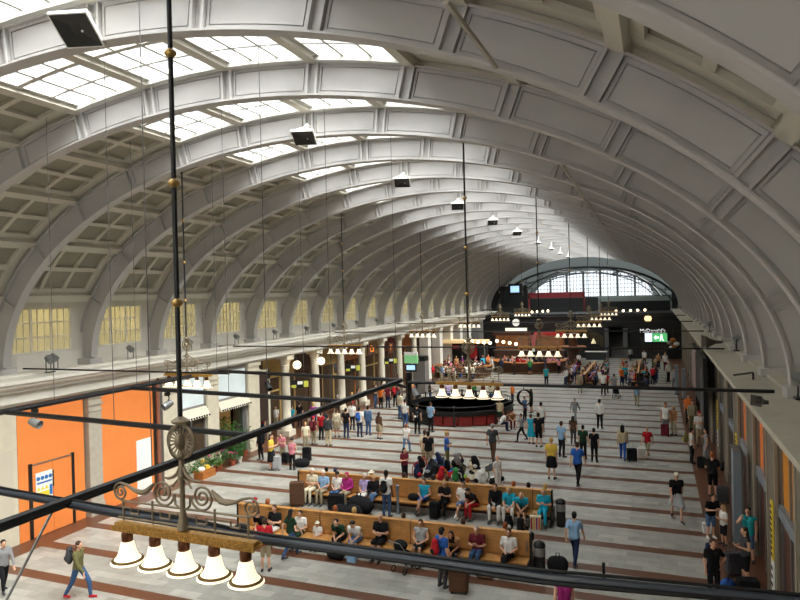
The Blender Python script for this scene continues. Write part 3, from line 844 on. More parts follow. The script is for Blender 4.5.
for i in range(20):
    a = 2*PI*i/20; md.tube([(.07*math.cos(a), 0, .97+.07*math.sin(a)), (.19*math.cos(a), 0, .97+.19*math.sin(a))], .011, 5)
md.ball((0, 0, .97), .07, .09, .1, 12, 8); md.ball((0, 0, .8), .05, .05, .05, 10, 6)
md_me = md.mesh('medallion', m_iron, 40)
knob_me = MB().lathe([(.025, -.05), (.045, -.035), (.065, -.01), (.065, .01), (.045, .03), (.025, .05)], 14).mesh('knob', m_brass, 50)
def chandelier(i, x, n, label, group, dy=.35, rz=0.):
    y = ribY(n)+dy; x += .09 if n == -3 else 0
    # the rod reaches the rib soffit
    c = (x-AX)/AA; zt = ZS+(RI+DEP+.1)*(1-abs(c)**PW)**(1/PW)
    t = empty('chandelier', (x, y, ZT), rz, label, 'chandelier', group)
    MB().tube([(0, 0, 1.3), (0, 0, zt-ZT)], .027, 8).build('rod', m_black, t, 40)
    for z in (2.57, 3.87, 5.28):
        if z < zt-ZT-.2: link('knob', knob_me, t, (0, 0, z))
    link('post', post_me, t); link('medallion', md_me, t, (0, 0, .18), None, (.9,)*3); link('finial', fin_me, t, (0, 0, .06)); link('scroll', scr[0], t); link('scroll', scr[1], t)
    link('fret_railing', fret_me, t, None, None, (.94, 1, 1))
    link('lamp_bar', bar_me, t, None, None, (.93, 1, .9))
    for j in range(5):
        u = -.82+.41*j
        s = link('socket', sock_me, t, (u, 0, -.075)); link('shade', shade_me, s, (0, 0, -.028), None, (.98, .98, .84)); link('band', band_me, s, (0, 0, -.028), None, (.98, .98, .84))
    return t
XA, XB = -4.95, -14.95
for i, n in enumerate((-3, 0, 3, 6, 9, 12, 15)):
    chandelier(i, XA, n, ['nearest bronze scrollwork chandelier with five lit bell shades on the thick black cable', 'bronze chandelier with five bell shades over the oval railing', 'bronze chandelier with five bell shades before the curved ring bar', 'bronze five bell chandelier above the brown kiosk, fourth along its row', 'small far bronze chandelier, fifth along the middle row', 'small far bronze chandelier, sixth along the middle row', 'farthest small bronze chandelier of the middle row'][i], 'bronze chandeliers', .3, -.05)
for i, n in enumerate((0, 3, 6, 9, 12, 15)):
    chandelier(i, XB, n, ['pale bronze chandelier before the flower shop cornice', 'bronze chandelier before the globe lamp columns, second on the shop side', 'bronze chandelier above the grey information pillar, third on the shop side', 'far bronze chandelier, fourth on the shop side', 'far bronze chandelier, fifth on the shop side', 'farthest bronze chandelier on the shop side'][i], 'bronze chandeliers', .7, -.05)

# ================================================================ black lighting grid
def pipe(name, pts, r, label, group='black lighting pipes', m=None, seg=8):
    return tag(MB().tube(pts, r, seg).build(name, m or m_black, smooth=40), label, 'pipe', group)
XP1, XP2 = -7.22, -14.75
pipe('lighting_pipe', [(XP1, 2.5, ZT), (XP1, 18.95, ZT)], .075, 'thick black lighting pipe running lengthways beside the near chandelier')
pipe('lighting_pipe', [(XP2, 6, ZT), (XP2, 20.3, ZT)], .07, 'thick black lighting pipe running lengthways before the orange hoarding')
pipe('lighting_pipe', [(XP2+.08, 11.7, ZT), (XP1-.08, 10.85, ZT)], .06, 'black cross pipe over the orange hoarding doors')
pipe('lighting_pipe', [(XP2+.08, 15.9, ZT), (XP1-.08, 14.95, ZT)], .06, 'black cross pipe over the drainpipe and beige pilaster')
pipe('lighting_pipe', [(XP2+.08, 20.25, ZT), (XP1-.08, 19.0, ZT)], .06, 'black cross pipe before the frosted shop panels')
# the tie of the near chandelier with its cable bundle
YN = ribY(-3)+.3
TIE = [onz(a, b, ZT-.03) for a, b in ((-60, 478), (0, 491), (57, 501), (110, 511), (182, 522), (255, 538), (430, 561), (550, 577.5), (700, 592), (800, 601))]+[Vector((2.9, YN+.42, ZT-.03))]
pipe('tie_pipe', TIE, .042, 'thick dark tie pipe carrying the near chandelier across the hall', None, mat('dark_cable_grey', '#454a53', .3))
def tie_at(x):
    for a, b in zip(TIE, TIE[1:]):
        if x <= b[0]:
            t = (x-a[0])/(b[0]-a[0]); return Vector(a).lerp(Vector(b), max(0, t))
    return Vector(TIE[-1])
rr = random.Random(3)
for j, (dy, dz, r) in enumerate(((-.045, -.02, .022), (.0, .05, .016), (.045, -.02, .02))):
    P = []
    for i in range(50):
        x = -15.5+18.2*i/49; q = tie_at(x); P.append((x, q.y+dy*1.1+.006*math.sin(x*1.7+j), q.z+dz*1.1+.008*math.sin(x*1.3+j*2)))
    tag(MB().tube(P, r, 6).build('power_cable', m_black, smooth=40), ['slack black cable under the near tie pipe', 'thin black cable over the near tie pipe', 'black cable behind the near tie pipe'][j], 'cable')
for i, (n, x0, lab) in enumerate(((0, XA-1.9, 'second'), (3, -22.6, 'third'), (6, -22.6, 'fourth'), (9, -22.6, 'fifth'), (12, -22.6, 'sixth'))):
    yy = ribY(n)+.48
    pipe('tie_pipe', [(x0, yy, ZT+.0), (2.7, yy, ZT)], .045 if i == 0 else .035, f'black tie pipe across the hall carrying the {lab} chandelier row')
# upright mast at the grid corner
tag(MB().tube([(XP1+.25, 18.95, ZT-.75), (XP1+.25, 18.95, ZT+.25)], .09, 6).tube([(XP1+.25, 18.95, ZT-.2), (XP1-.4, 18.9, ZT-.09)], .05, 6).build('junction_box', m_black, smooth=40), 'black junction box where the lighting pipes meet before the columns', 'box')
for n, x1 in ((0, -13.2), ):
    pipe('tie_pipe', [(-22.6, ribY(n)+.75, ZT+.12), (x1, ribY(n)+.62, ZT+.12)], .03, 'thin black tie pipe from the white ledge to the pale chandelier')
# thin suspension wires
m_wire = mat('steel_wire', '#5a5855', .5, metal=.3)
wires = [(XP2, 9.0, 'over the hoarding doors'), (XP2, 13.2, 'over the grey pilaster'), (XP2, 16.2, 'before the drainpipe'), (XP2, 20.2, 'at the pipe corner'), (XP1, 8.2, 'beside the near rod'), (XP1, 11.5, 'over the near cable'), (XP1, 14.3, 'over the crossing pipe'), (XP1, 18.6, 'over the junction box'), (-10.9, 11.27, 'halfway over the hoarding cross pipe'), (-10.9, 15.42, 'halfway over the drainpipe cross pipe'), (-10.9, 19.62, 'before the frosted panels')]
for x, y, where in wires:
    c = (x-AX)/AA; zt = ZS+(RI+.7)*(1-abs(c)**PW)**(1/PW)
    tag(MB().tube([(x, y, ZT+.05), (x, y, zt)], .008, 5).build('suspension_wire', m_wire), f'thin steel suspension wire {where}', 'wire', 'suspension wires of the lighting grid')
# spotlights clamped to the grid
def can(name, p, aim, m, label, L=.3, r=.11, group=None):
    t = empty(name, p, 0, label, 'spotlight', group)
    q = Vector(aim).normalized().to_track_quat('Z', 'Y').to_matrix().to_4x4()
    MB().lathe([(.04, -L*.6), (r*.8, -L*.5), (r, 0), (r*1.05, L*.5), (r*.9, L*.5), (r*.8, L*.3), (.001, L*.25)], 14, mtx=q).build('housing', m, t, 40)
    MB().tube([(0, 0, .05), (0, .08, .2), (0, 0, .3)], .02, 6).build('yoke', m_dark, t)
    MB().box(-.06, .06, -.06, .06, .26, .36).build('clamp', m_dark, t)
    return t
m_greycan = mat('grey_can', '#8b8c8c', .4, metal=.4)
can('spotlight', (XP2, 12.6, ZT-.43), (.9, .1, -.3), m_greycan, 'grey spotlight under the lighting pipe before the orange doors')
can('spotlight', (-13.2, 15.7, ZT-.42), (-.3, -.9, -.4), m_greycan, 'grey spotlight under the cross pipe before the second orange board')
can('spotlight', (-12.4, 19.8, ZT-.42), (.6, -.4, -.8), m_black, 'black spotlight before the flower shop pilaster')
can('spotlight', (XP1+.5, 18.9, ZT-.36), (.6, -.5, -.8), m_greycan, 'grey spotlight beside the black junction box')
# ledge spotlights in the window bays
def ledge_lamp(x, y, z, sg, label, group):
    t = empty('ledge_floodlight', (x, y, z), 0, label, 'floodlight', group)
    q = Matrix.Rotation(.6*sg, 4, 'Y') @ Matrix.Rotation(PI/2*sg, 4, 'Y')
    MB().lathe([(.05, -.2), (.12, -.15), (.14, .12), (.12, .12), (.001, .08)], 12, (0, 0, .48), q).build('housing', m_greycan, t, 40)
    MB().box(-.1, .1, -.16, .16, 0, .04).build('base', m_dark, t); MB().tube([(0, -.17, .03), (0, -.17, .48)], .018, 5).tube([(0, .17, .03), (0, .17, .48)], .018, 5).build('yoke', m_dark, t)
for n in range(0, 9):
    ledge_lamp(-22.3, ribY(n)+1.9, 5.95, 1, f'small grey floodlight on the white ledge below gallery window, {ordinal(n)} from the balcony', 'floodlights on the white ledge')
ledge_lamp(-20.95, 18.6, 6.03, 1, 'grey twin spotlight standing at the edge of the white cornice', None)
ledge_lamp(3.0, 17.2, 6.03, -1, 'steel floodlight on the dim ledge beside the nearest rib foot', None)
ledge_lamp(3.0, 29.6, 6.03, -1, 'steel floodlight on the dim ledge farther along', None)
ledge_lamp(2.9, 42.0, 6.03, -1, 'far floodlight on the dim ledge', None)
# horn loudspeakers
def horn(p, aim, label, s=1.):
    t = empty('horn_loudspeaker', p, 0, label, 'loudspeaker', 'horn loudspeakers')
    q = Vector(aim).normalized().to_track_quat('Z', 'Y').to_matrix().to_4x4()
    a, b = .05*s, .3*s
    mb = MB(); P = []
    for (w_, z) in ((a, -.3*s), (a*1.3, -.1*s), (b*.6, .15*s), (b, .3*s)):
        P.append([tuple(q @ Vector((sx*w_, sy*w_*.75, z))) for sx, sy in ((-1, -1), (1, -1), (1, 1), (-1, 1))])
    k = len(mb.v); 
    for ring_ in P: mb.v += ring_
    for i in range(3):
        for j in range(4): mb.face((k+4*i+j, k+4*i+(j+1) % 4, k+4*i+4+(j+1) % 4, k+4*i+4+j))
    mb.face((k+3, k+2, k+1, k)); mb.build('flare', mat('horn_grey', '#55504a', .5), t)
    MB().tube([(0, 0, -.05), (.25*s, .1*s, -.05)], .025, 5).build('bracket', m_dark, t)
horn(onz(762, 401, 6.2), (-.8, -.6, .1), 'horn loudspeaker on the dim cornice, nearest the balcony', .5)
horn(onz(713, 342, 6.35), (-1, -.2, .0), 'horn loudspeaker on the dim cornice farther along', 1.2)
a_, b_ = onz(734, 375, 6.15), onz(753, 372.5, 6.15)
tag(MB().tube([a_, b_], .03, 5).tube([b_, (b_.x, b_.y, 5.95)], .03, 5).build('cornice_bracket', m_dark), 'thin dark arm jutting from the dim cornice', 'bracket')
tag(MB().tube([onz(55, 506, ZT-.03), onz(6, 601, 5.1)], .018, 6).build('stay_rod', m_steel, smooth=40), 'slanting pale steel stay rod below the crossing of the thick pipes', 'rod')
# ================================================================ floodlights under the crown
m_whitecase = mat('white_lamp_case', '#e9e7e2', .4)
m_inner = mat('black_reflector', '#1b1a1a', .3)
def on_vault(px, py, off=.06):
    d = ray(px, py); t = .5
    for _ in range(4000):
        p = Vector((d.x*t, d.y*t, H+d.z*t)); c = abs((p.x-AX)/AA)
        if c >= 1 or p.z > ZS+RI*(1-c**PW)**(1/PW)-off: return p
        t += .02
    return p
def flood(px, py, Y, s, yaw, pitch, label):
    p = ony(px, py, Y)
    t = empty('crown_floodlight', p, 0, label, 'floodlight', 'square floodlights under the crown')
    m4 = Matrix.Rotation(yaw, 4, 'Z') @ Matrix.Rotation(pitch, 4, 'X')
    # pyramid housing: opening faces local -Z
    mb = MB(); A = [(-s, -s, 0), (s, -s, 0), (s, s, 0), (-s, s, 0)]; B = [(-.22*s, -.22*s, .95*s), (.22*s, -.22*s, .95*s), (.22*s, .22*s, .95*s), (-.22*s, .22*s, .95*s)]
    mb.hexa([tuple(m4 @ Vector(q)) for q in A+B]); mb.build('housing', m_whitecase, t)
    rim = MB()
    for a, b, c, d in ((-s-.015, s+.015, -s-.015, -s+.012), (-s-.015, s+.015, s-.012, s+.015), (-s-.015, -s+.012, -s, s), (s-.012, s+.015, -s, s)):
        rim.box(a, b, c, d, -.05, .03, m4)
    rim.build('rim', m_whitecase, t)
    inn = MB(); k = .965*s
    for a, b in (((-k, -k), (k, -k)), ((k, -k), (k, k)), ((k, k), (-k, k)), ((-k, k), (-k, -k))):
        inn.quad(*[tuple(m4 @ Vector(q)) for q in ((a[0], a[1], -.055), (b[0], b[1], -.055), (b[0]*.3, b[1]*.3, -.012), (a[0]*.3, a[1]*.3, -.012))])
    inn.quad(*[tuple(m4 @ Vector(q)) for q in ((-.3*k, -.3*k, -.012), (.3*k, -.3*k, -.012), (.3*k, .3*k, -.012), (-.3*k, .3*k, -.012))])
    inn.build('reflector', m_inner, t)
    MB().ball(tuple(m4 @ Vector((.35*s, 0, -.07))), .07*s, seg=8, rings=6).build('bulb', m_whitecase, t)
    # arm to the rib
    q0 = m4 @ Vector((0, 0, .9*s)); zt = ZS+RI*(1-abs((p.x-AX)/AA)**PW)**(1/PW)-p.z
    MB().tube([q0, q0+Vector((.03, .1, .15)), (q0.x+.05, q0.y+.25, max(q0.z+.1, zt))], .07*s/.5, 8).build('arm', m_whitecase, t, 40)
    MB().ball(tuple(q0), .13*s/.5, seg=10, rings=6).build('joint', m_whitecase, t, 50)
    return t
for i, (px, py, n, s, yaw, pit) in enumerate(((77, 29, -2, .35, .28, -.55), (304, 137, 0, .32, .3, -.42), (402, 182, 2, .32, .3, -.42), (457.5, 206, 4, .32, .3, -.42), (492.5, 222, 6, .32, .3, -.42), (517, 233, 8, .32, .3, -.42), (538, 243, 10, .22, .3, -.2), (551, 249, 12, .22, .3, -.2), (560, 253.5, 14, .22, .3, -.2), (568, 257, 16, .22, .3, -.2))):
    flood(px, py, ribY(n)-.45, s, yaw, pit, f'square white floodlight with black face under the crown, {ordinal(i)} from the balcony')
# two pale conduits hanging loose on the sunless side
for i, (a, b, lab) in enumerate((((446, 1), (496, 67), 'upper pale steel conduit running over two ribs'), ((562, 165), (604, 228), 'lower pale steel conduit running along the ribs'))):
    pts = [on_vault(*a), on_vault(*b)]
    tag(MB().tube(pts, .04, 6).build('steel_conduit', mat('pale_conduit', '#b9b4a8', .5)), lab, 'conduit')
# ================================================================ benches
m_bench = mat('honey_oak', '#c58f52', .45, noise=.18, nscale=3)
def bench(x0, x1, y, label, rz=0., group=None):
    L = x1-x0; c = (x0+x1)/2
    t = empty('waiting_bench', (c, y, 0), rz, label, 'bench', group); h = L/2
    bk = MB()
    for j in range(9):
        z = .5+.075*j
        bk.box(-h, h, -.06, -.03, z, z+.068); bk.box(-h, h, .03, .06, z, z+.068)
    bk.box(-h, h, -.03, .03, .46, 1.17).box(-h, h, -.09, .09, 1.17, 1.21)
    bk.build('backrest', m_bench, t)
    for s in (-1, 1):
        st = MB()
        for j in range(6):
            a = s*(.08+.085*j); b = s*(.08+.085*j+.075); st.box(-h, h, min(a, b), max(a, b), .42, .455)
        st.box(-h, h, min(s*.1, s*.55), max(s*.1, s*.55), .385, .42)
        st.build('seat', m_bench, t)
        n = max(2, int(L/1.9))
        for i in range(n+1):
            x = -h+.15+(L-.3)*i/n
            MB().box(x-.03, x+.03, min(s*.42, s*.48), max(s*.42, s*.48), 0, .385).box(x-.03, x+.03, min(s*.06, s*.5), max(s*.06, s*.5), .36, .385).build('leg', m_dark, t)
    MB().box(-h, h, -.03, .03, .1, .42).build('kick_board', m_brown, t)
    for s in (-1, 1):
        MB().box(min(s*h, s*(h+.05)), max(s*h, s*(h+.05)), -.58, .58, 0, .46).box(min(s*h, s*(h+.05)), max(s*h, s*(h+.05)), -.1, .1, .46, 1.21).build('end_panel', m_black, t)
    for i in range(1, int(L/3.3)+1):
        x = -h+3.3*i
        MB().box(x-.012, x+.012, -.065, .065, .46, 1.215).build('joint_strip', m_brown, t)
        MB().tube([(x+.5, -.09, .62), (x+.5, -.09, .95)], .02, 6).build('hand_rail', m_steel, t)
    return t
YF, YBK = 20.55, 25.15
bench(-14.2, -3.72, YF, 'long double-sided oak bench nearest the balcony')
bench(-14.3, -3.72, YBK, 'long double-sided oak bench behind the first one, before the luggage heap')
bench(-5.8, 5.8, 0, 'long oak bench under the seated crowd by the brown kiosk', PI/2, None).location = (-5.9, 66.3, 0)
bench(-5.8, 5.8, 0, 'long oak bench under the seated crowd on the dim side', PI/2, None).location = (-1.5, 68.0, 0)

def bin_(x, y, label):
    t = empty('litter_bin', (x, y, 0), 0, label, 'litter bin'); t.scale = (.64, .64, 1.05)
    MB().lathe([(.2, 0), (.26, .03), (.27, .75), (.25, .8)], 18).build('body', m_black, t, 40)
    MB().lathe([(.275, .55), (.285, .57), (.285, .78), (.275, .8)], 18).build('steel_collar', m_steel, t, 40)
    MB().lathe([(.285, .8), (.29, .86), (.22, .93), (.12, .95), (.12, .93), (.001, .93)], 18).build('lid', m_black, t, 40)
p = onz(535, 568); bin_(-3.42, YF-.1, 'black litter bin with steel collar at the end of the nearer bench')
bin_(-3.35, YBK-.3, 'black litter bin with steel collar at the end of the second bench')
tag(MB().lathe([(.05, 0), (.055, .02), (.055, .95), (.07, .96), (.07, 1.12), (.05, 1.14)], 12, onz(398, 514)).build('bollard', m_greysteel, smooth=40), 'grey bollard beside the man in striped shirt', 'bollard')

# ================================================================ round railing and bars
cx, cy, cr = -12.9, 45.0, 3.7
t = empty('oval_railing', (cx, cy, 0), 0, 'round floor opening with red panels and black iron railing', 'railing')
m_ringred = mat('ring_red_panel', '#7c1f1c', .35, noise=.15, nscale=3)
NP = 24
for i in range(NP):
    a0, a1 = 2*PI*i/NP+.012, 2*PI*(i+1)/NP-.012
    mb = MB(); q = [(cr*math.cos(a), cr*math.sin(a)) for a in (a0, a1)]; r2 = [(.97*x, .97*y) for x, y in q]
    mb.hexa([(q[0][0], q[0][1], .06), (q[1][0], q[1][1], .06), (r2[1][0], r2[1][1], .06), (r2[0][0], r2[0][1], .06), (q[0][0], q[0][1], .66), (q[1][0], q[1][1], .66), (r2[1][0], r2[1][1], .66), (r2[0][0], r2[0][1], .66)])
    mb.build('panel', m_ringred if not (12 <= i <= 16) else m_black, t)
circ = lambda r, z, n=48: [(r*math.cos(2*PI*i/n), r*math.sin(2*PI*i/n), z) for i in range(n)]
MB().lathe([(cr-.06, .66), (cr+.02, .66), (cr+.06, .72), (cr+.06, .96), (cr-.06, .96), (cr-.06, .66)], 48).build('black_rim', m_black, t, 40)
MB().tube(circ(cr, 1.25), .035, 6, closed=True).build('hand_rail', m_dark, t, 40)
bl = MB()
for i in range(60):
    a = 2*PI*i/60; bl.tube([(cr*math.cos(a), cr*math.sin(a), .95), (cr*math.cos(a), cr*math.sin(a), 1.25)], .014, 4)
bl.build('baluster_grille', m_dark, t)
for i in range(8):
    a = 2*PI*i/8+.2; MB().lathe([(.07, 0), (.06, 1.2), (.09, 1.24), (.09, 1.3), (.05, 1.36)], 10, (cr*math.cos(a), cr*math.sin(a), 0)).build('post', m_dark, t, 40)
# tables and stools on the far side of the opening
tt = MB().lathe([(.25, 0), (.25, .03), (.04, .06), (.04, .98), (.4, 1.0), (.4, 1.04)], 16)
for i, (dx, dy) in enumerate(((-3.0, 5.0), (-1.6, 5.8), (0.1, 6.2), (1.8, 5.7))):
    o = empty('bar_table', (cx+dx, cy+dy, 0), 0, f'tall round steel bar table behind the round railing', 'table', 'bar tables behind the round railing')
    MB().lathe([(.25, 0), (.25, .03), (.04, .06), (.04, .98)], 12).build('pedestal', m_dark, o, 40); MB().lathe([(.001, .98), (.42, .98), (.42, 1.03), (.001, 1.03)], 20).build('table_top', m_steel, o, 40)
def curved_bar(x, y, r, a0, a1, label, m):
    t = empty('bar_counter', (x, y, 0), 0, label, 'bar')
    def ringseg(r0, r1, z0, z1, n=20):
        mb = MB()
        for i in range(n):
            b0, b1 = a0+(a1-a0)*i/n, a0+(a1-a0)*(i+1)/n
            f = lambda rr, b, z: (rr*math.cos(b), rr*math.sin(b), z)
            mb.hexa([f(r0[0], b0, z0), f(r0[0], b1, z0), f(r1[0], b1, z0), f(r1[0], b0, z0), f(r0[1], b0, z1), f(r0[1], b1, z1), f(r1[1], b1, z1), f(r1[1], b0, z1)])
        return mb
    ringseg((r-.5, r-.5), (r-.15, r+.05), 0, 1.1).build('front_panel', m, t)
    ringseg((r-.6, r-.6), (r+.15, r+.15), 1.1, 1.17).build('worktop', m_wood, t)
    ringseg((r+.0, r+.0), (r+.06, r+.06), .12, .17).build('foot_rail', m_brass, t)
    return t
curved_bar(-12.9, 73.5, 3.9, PI*.98, PI*2.08, 'curved dark wood bar counter with seated guests, nearer the middle', m_brown)
curved_bar(-18.6, 67.5, 2.9, PI*.95, PI*2.0, 'curved dark wood bar counter beside the red café canopy', m_brown)
# red and black café front on the shop side
t = empty('cafe_front_kiosk', (-18.9, 72.3, 0), 0, 'red and black café front with cream lit canopy beside the bars', 'café')
MB().box(-3.6, 1.6, 0, .4, 0, 3.0).build('back_panel', m_black, t)
MB().box(-3.8, 1.8, -.9, .4, 3.05, 3.4).build('canopy', mat('cream_lit_canopy', '#e9c995', .5, emit=.5), t)
MB().box(-3.6, -1.6, -.1, 0, 2.4, 2.75).build('sign_board', m_red, t)
for i in range(3): MB().box(-1.4+1.05*i, -.55+1.05*i, -.1, 0, 1.3, 2.8).build('menu_board', m_red if i % 2 else m_dkgry, t)
MB().box(-3.6, 1.6, -.7, -.5, 0, 1.1).build('counter', m_brown, t)
for x in (-3.5, 1.5): MB().tube([(x, -.8, 0), (x, -.8, 3.05)], .06, 8).build('post', m_steel, t)
# brown round kiosk with flared top
p = onz(573, 365)
t = empty('round_kiosk', (p.x, p.y+.5, 0), 0, 'dark brown round kiosk with flared counter beside the seated crowd', 'kiosk')
MB().lathe([(.75, 0), (.7, .1), (.62, .9), (.7, 1.5), (1.25, 1.95), (1.45, 2.05)], 20).build('body', m_brown, t, 40)
MB().lathe([(.001, 2.05), (1.5, 2.05), (1.5, 2.14), (.001, 2.14)], 24).build('worktop', m_wood, t, 40)
MB().lathe([(.5, 2.14), (.45, 3.2), (.9, 3.5), (.9, 3.6), (.001, 3.7)], 18).build('upper_cabinet', mat('brown_cabinet', '#5b3a27', .5, noise=.3, nscale=5), t, 40)
# grey information pillar
p = onz(421.5, 392); hh = height_at(p, 356)
t = empty('information_pillar', p, 0, 'tall grey information pillar with white letter on a black head', 'pillar')
MB().box(-.55, .55, -.55, .55, 0, hh*.87).build('shaft', mat('pillar_grey', '#6f6a66', .5), t); MB().box(-.55, .55, -.55, .55, hh*.87, hh).build('head', m_black, t)
link('letter', text_mesh('letter', 'i', hh*.13, m_paper), t, (0, -.56, hh*.935), (PI/2, 0, 0))
p = onx(411, 358, -19.6)
t = empty('shop_sign', p, 0, 'green and white hanging sign beside the grey information pillar', 'sign')
MB().box(-.6, .6, -.08, .08, -.45, .25).build('green_face', mat('lit_green_face', '#7fbf83', .5, emit=.4), t); MB().box(-.6, .6, -.085, .085, .25, .5).build('white_face', m_paper, t); MB().tube([(0, 0, .5), (0, 0, 1.0)], .03, 5).build('hanger', m_dark, t)
p = onx(411, 367.5, -19.6)
t = empty('monitor', p, 0, 'small blue monitor on a dark post beside the grey pillar', 'screen')
MB().box(-.5, .5, -.06, .06, -.35, .3).build('casing', m_black, t); MB().box(-.38, .38, -.07, -.06, -.2, .2).build('display', mat('blue_screen', '#9cc4ee', .3, emit=1.1), t); MB().tube([(0, 0.02, -.35), (0, 0.02, -p.z)], .06, 6).build('post', m_dark, t)
# hanging dark signs with yellow and white panels
for i, (px, py, lab) in enumerate(((300, 384, 'beside the first globe lamp'), (353, 368, 'under the second shop side chandelier'), (391, 361, 'before the far columns'))):
    p = onx(px, py, -20.3)
    t = empty('hanging_sign', p, .5, f'black hanging direction sign with yellow and white fields {lab}', 'sign', 'hanging direction signs')
    MB().box(-.75, .75, -.08, .08, -.32, .32).build('casing', m_black, t)
    MB().box(.3, .68, -.1, -.08, -.25, .25).build('yellow_field', mat('lit_yellow', '#cfd052', .5), t)
    MB().box(-.68, -.3, -.1, -.08, -.28, -.05).build('yellow_field', mat('lit_yellow', '#cfd052', .5), t)
    MB().box(-.2, .22, -.1, -.08, -.02, .24).build('white_field', m_paper, t)
    t.scale = (.75,)*3
    for sx in (-.5, .5): MB().tube([(sx, 0, .32), (sx, 0, .9)], .02, 5).build('hanger', m_dark, t)
t = empty('orange_sign', onx(372, 349, -21.2), PI/2, 'orange letters on the brown fascia of the third arcade bay', 'sign')
link('lettering', text_mesh('lettering', 'Ca', .75, mat('orange_letters', '#f08a2a', .5, emit=.7)), t, (0, 0, 0), (PI/2, 0, 0)); MB().box(-.8, .8, .02, .08, -.45, .45).build('board', m_brown, t)
t = empty('orange_sign', onx(391, 348, -21.2), PI/2, 'orange letter on the brown fascia of the fourth arcade bay', 'sign')
link('lettering', text_mesh('lettering', 'F', .75, mat('orange_letters', '#f08a2a', .5)), t, (0, 0, 0), (PI/2, 0, 0)); MB().box(-.6, .6, .02, .08, -.45, .45).build('board', m_brown, t)
# coil of cable hanging from the second tie
p = ony(524, 397.5, ribY(0)+.48)
mb = MB()
for j in range(5): mb.tube([(.19*math.cos(2*PI*i/24)+.01*j, -.04+.02*j, .21*math.sin(2*PI*i/24)) for i in range(24)], .012, 5, closed=True)
mb.tube([(0, 0, .2), (0, 0, 6.0-p.z)], .01, 4)
tag(mb.build('cable_coil', m_black, loc=p, smooth=50), 'round coil of black cable hanging from the second tie pipe', 'cable')

# ================================================================ flower stand
m_pot = mat('terracotta_pot', '#a9543a', .7); m_wpot = mat('white_pot', '#d9d6cd', .5)
m_leaf = mat('dark_leaf', '#2f5a2a', .6, noise=.3, nscale=8); m_leaf2 = mat('light_leaf', '#4f7f38', .6, noise=.3, nscale=8)
m_pink = mat('pink_petal', '#d2407d', .6); m_ypet = mat('yellow_petal', '#e9c23c', .6); m_wpet = mat('white_petal', '#f0eee6', .6)
def plant(x, y, h, m, petal, pot, seed, label):
    r = random.Random(seed)
    t = empty('potted_plant', (x, y, 0), 0, label, 'plant', 'potted plants of the flower shop')
    MB().lathe([(.11, 0), (.15, .24), (.165, .25), (.165, .29), (.14, .29), (.13, .25)], 14).build('pot', pot, t, 40)
    st = MB(); lf = MB()
    for i in range(int(30+h*50)):
        a = r.uniform(0, 6.28); rr_ = r.uniform(.05, .16+(.24 if h < 1.4 else .17)*h); z = .3+r.uniform(.1, 1)*(h-.3)
        tip = Vector((rr_*math.cos(a), rr_*math.sin(a), z))
        if i % 4 == 0: st.tube([(0, 0, .26), (tip.x*.4, tip.y*.4, z*.7), tip], .008, 4)
        L = r.uniform(.1, .22); d = Vector((math.cos(a), math.sin(a), r.uniform(-.4, .6))).normalized()*L; s = Vector((-math.sin(a), math.cos(a), 0))*L*.32
        m_ = tip+d*.5; lf.quad(tip, m_-s+Vector((0, 0, .02)), tip+d, m_+s+Vector((0, 0, .02)))
    st.build('stem', m_leaf2, t); lf.build('foliage', m, t)
    if petal:
        fl_ = MB()
        for i in range(9):
            a = r.uniform(0, 6.28); fl_.ball((r.uniform(.03, .25)*math.cos(a), r.uniform(.03, .25)*math.sin(a), h*r.uniform(.8, 1.05)), .045, .045, .03, 6, 4)
        fl_.build('blossom', petal, t, 60)
spots = [(-20.9, 26.4, .8, m_leaf2, m_wpet, m_wpot, 'low white flowering pot plant under the teal display'), (-20.85, 27.1, .75, m_leaf, m_ypet, m_pot, 'yellow flowering pot plant under the teal display'), (-20.9, 27.8, .95, m_leaf2, m_pink, m_wpot, 'pink flowering pot plant under the dotted valance'),
         (-20.8, 28.5, .9, m_leaf, m_pink, m_pot, 'bushy pink flowering plant before the beige shop pilaster'), (-20.55, 29.85, 1.3, m_leaf, m_wpet, m_wpot, 'tall white flowering plant at the flower shop corner'), (-20.6, 28.0, .6, m_leaf2, None, m_pot, 'small green pot plant at the front of the stand'),
         (-20.5, 29.2, .7, m_leaf, m_pink, m_pot, 'low pink plant at the front of the flower shop'), (-21.0, 30.0, 1.6, m_leaf, None, m_wpot, 'tall dark green plant in the flower shop opening'), (-21.6, 30.6, 2.0, m_leaf2, None, m_pot, 'tallest leafy plant inside the flower shop'), (-21.1, 31.2, 1.5, m_leaf, None, m_pot, 'dark leafy plant at the far side of the flower shop'), (-22.3, 30.35, 2.3, m_leaf, m_wpet, m_pot, 'leafy plant with white blossom deep in the flower shop'), (-22.3, 30.95, 2.1, m_leaf2, m_ypet, m_wpot, 'leafy plant with yellow blossom deep in the flower shop')]
for i, q in enumerate(spots): plant(*q[:6], i+5, q[6])
t = empty('flower_crate', (-20.55, 26.9, 0), 0, 'wooden crate of cut flowers at the stand edge', 'crate')
MB().box(-.3, .3, -.5, .5, 0, .35).build('crate_body', m_wood, t); MB().ball((0, -.2, .42), .18, .2, .12).build('white_bunch', m_wpet, t, 60); MB().ball((0, .2, .42), .18, .2, .12).build('yellow_bunch', m_ypet, t, 60)

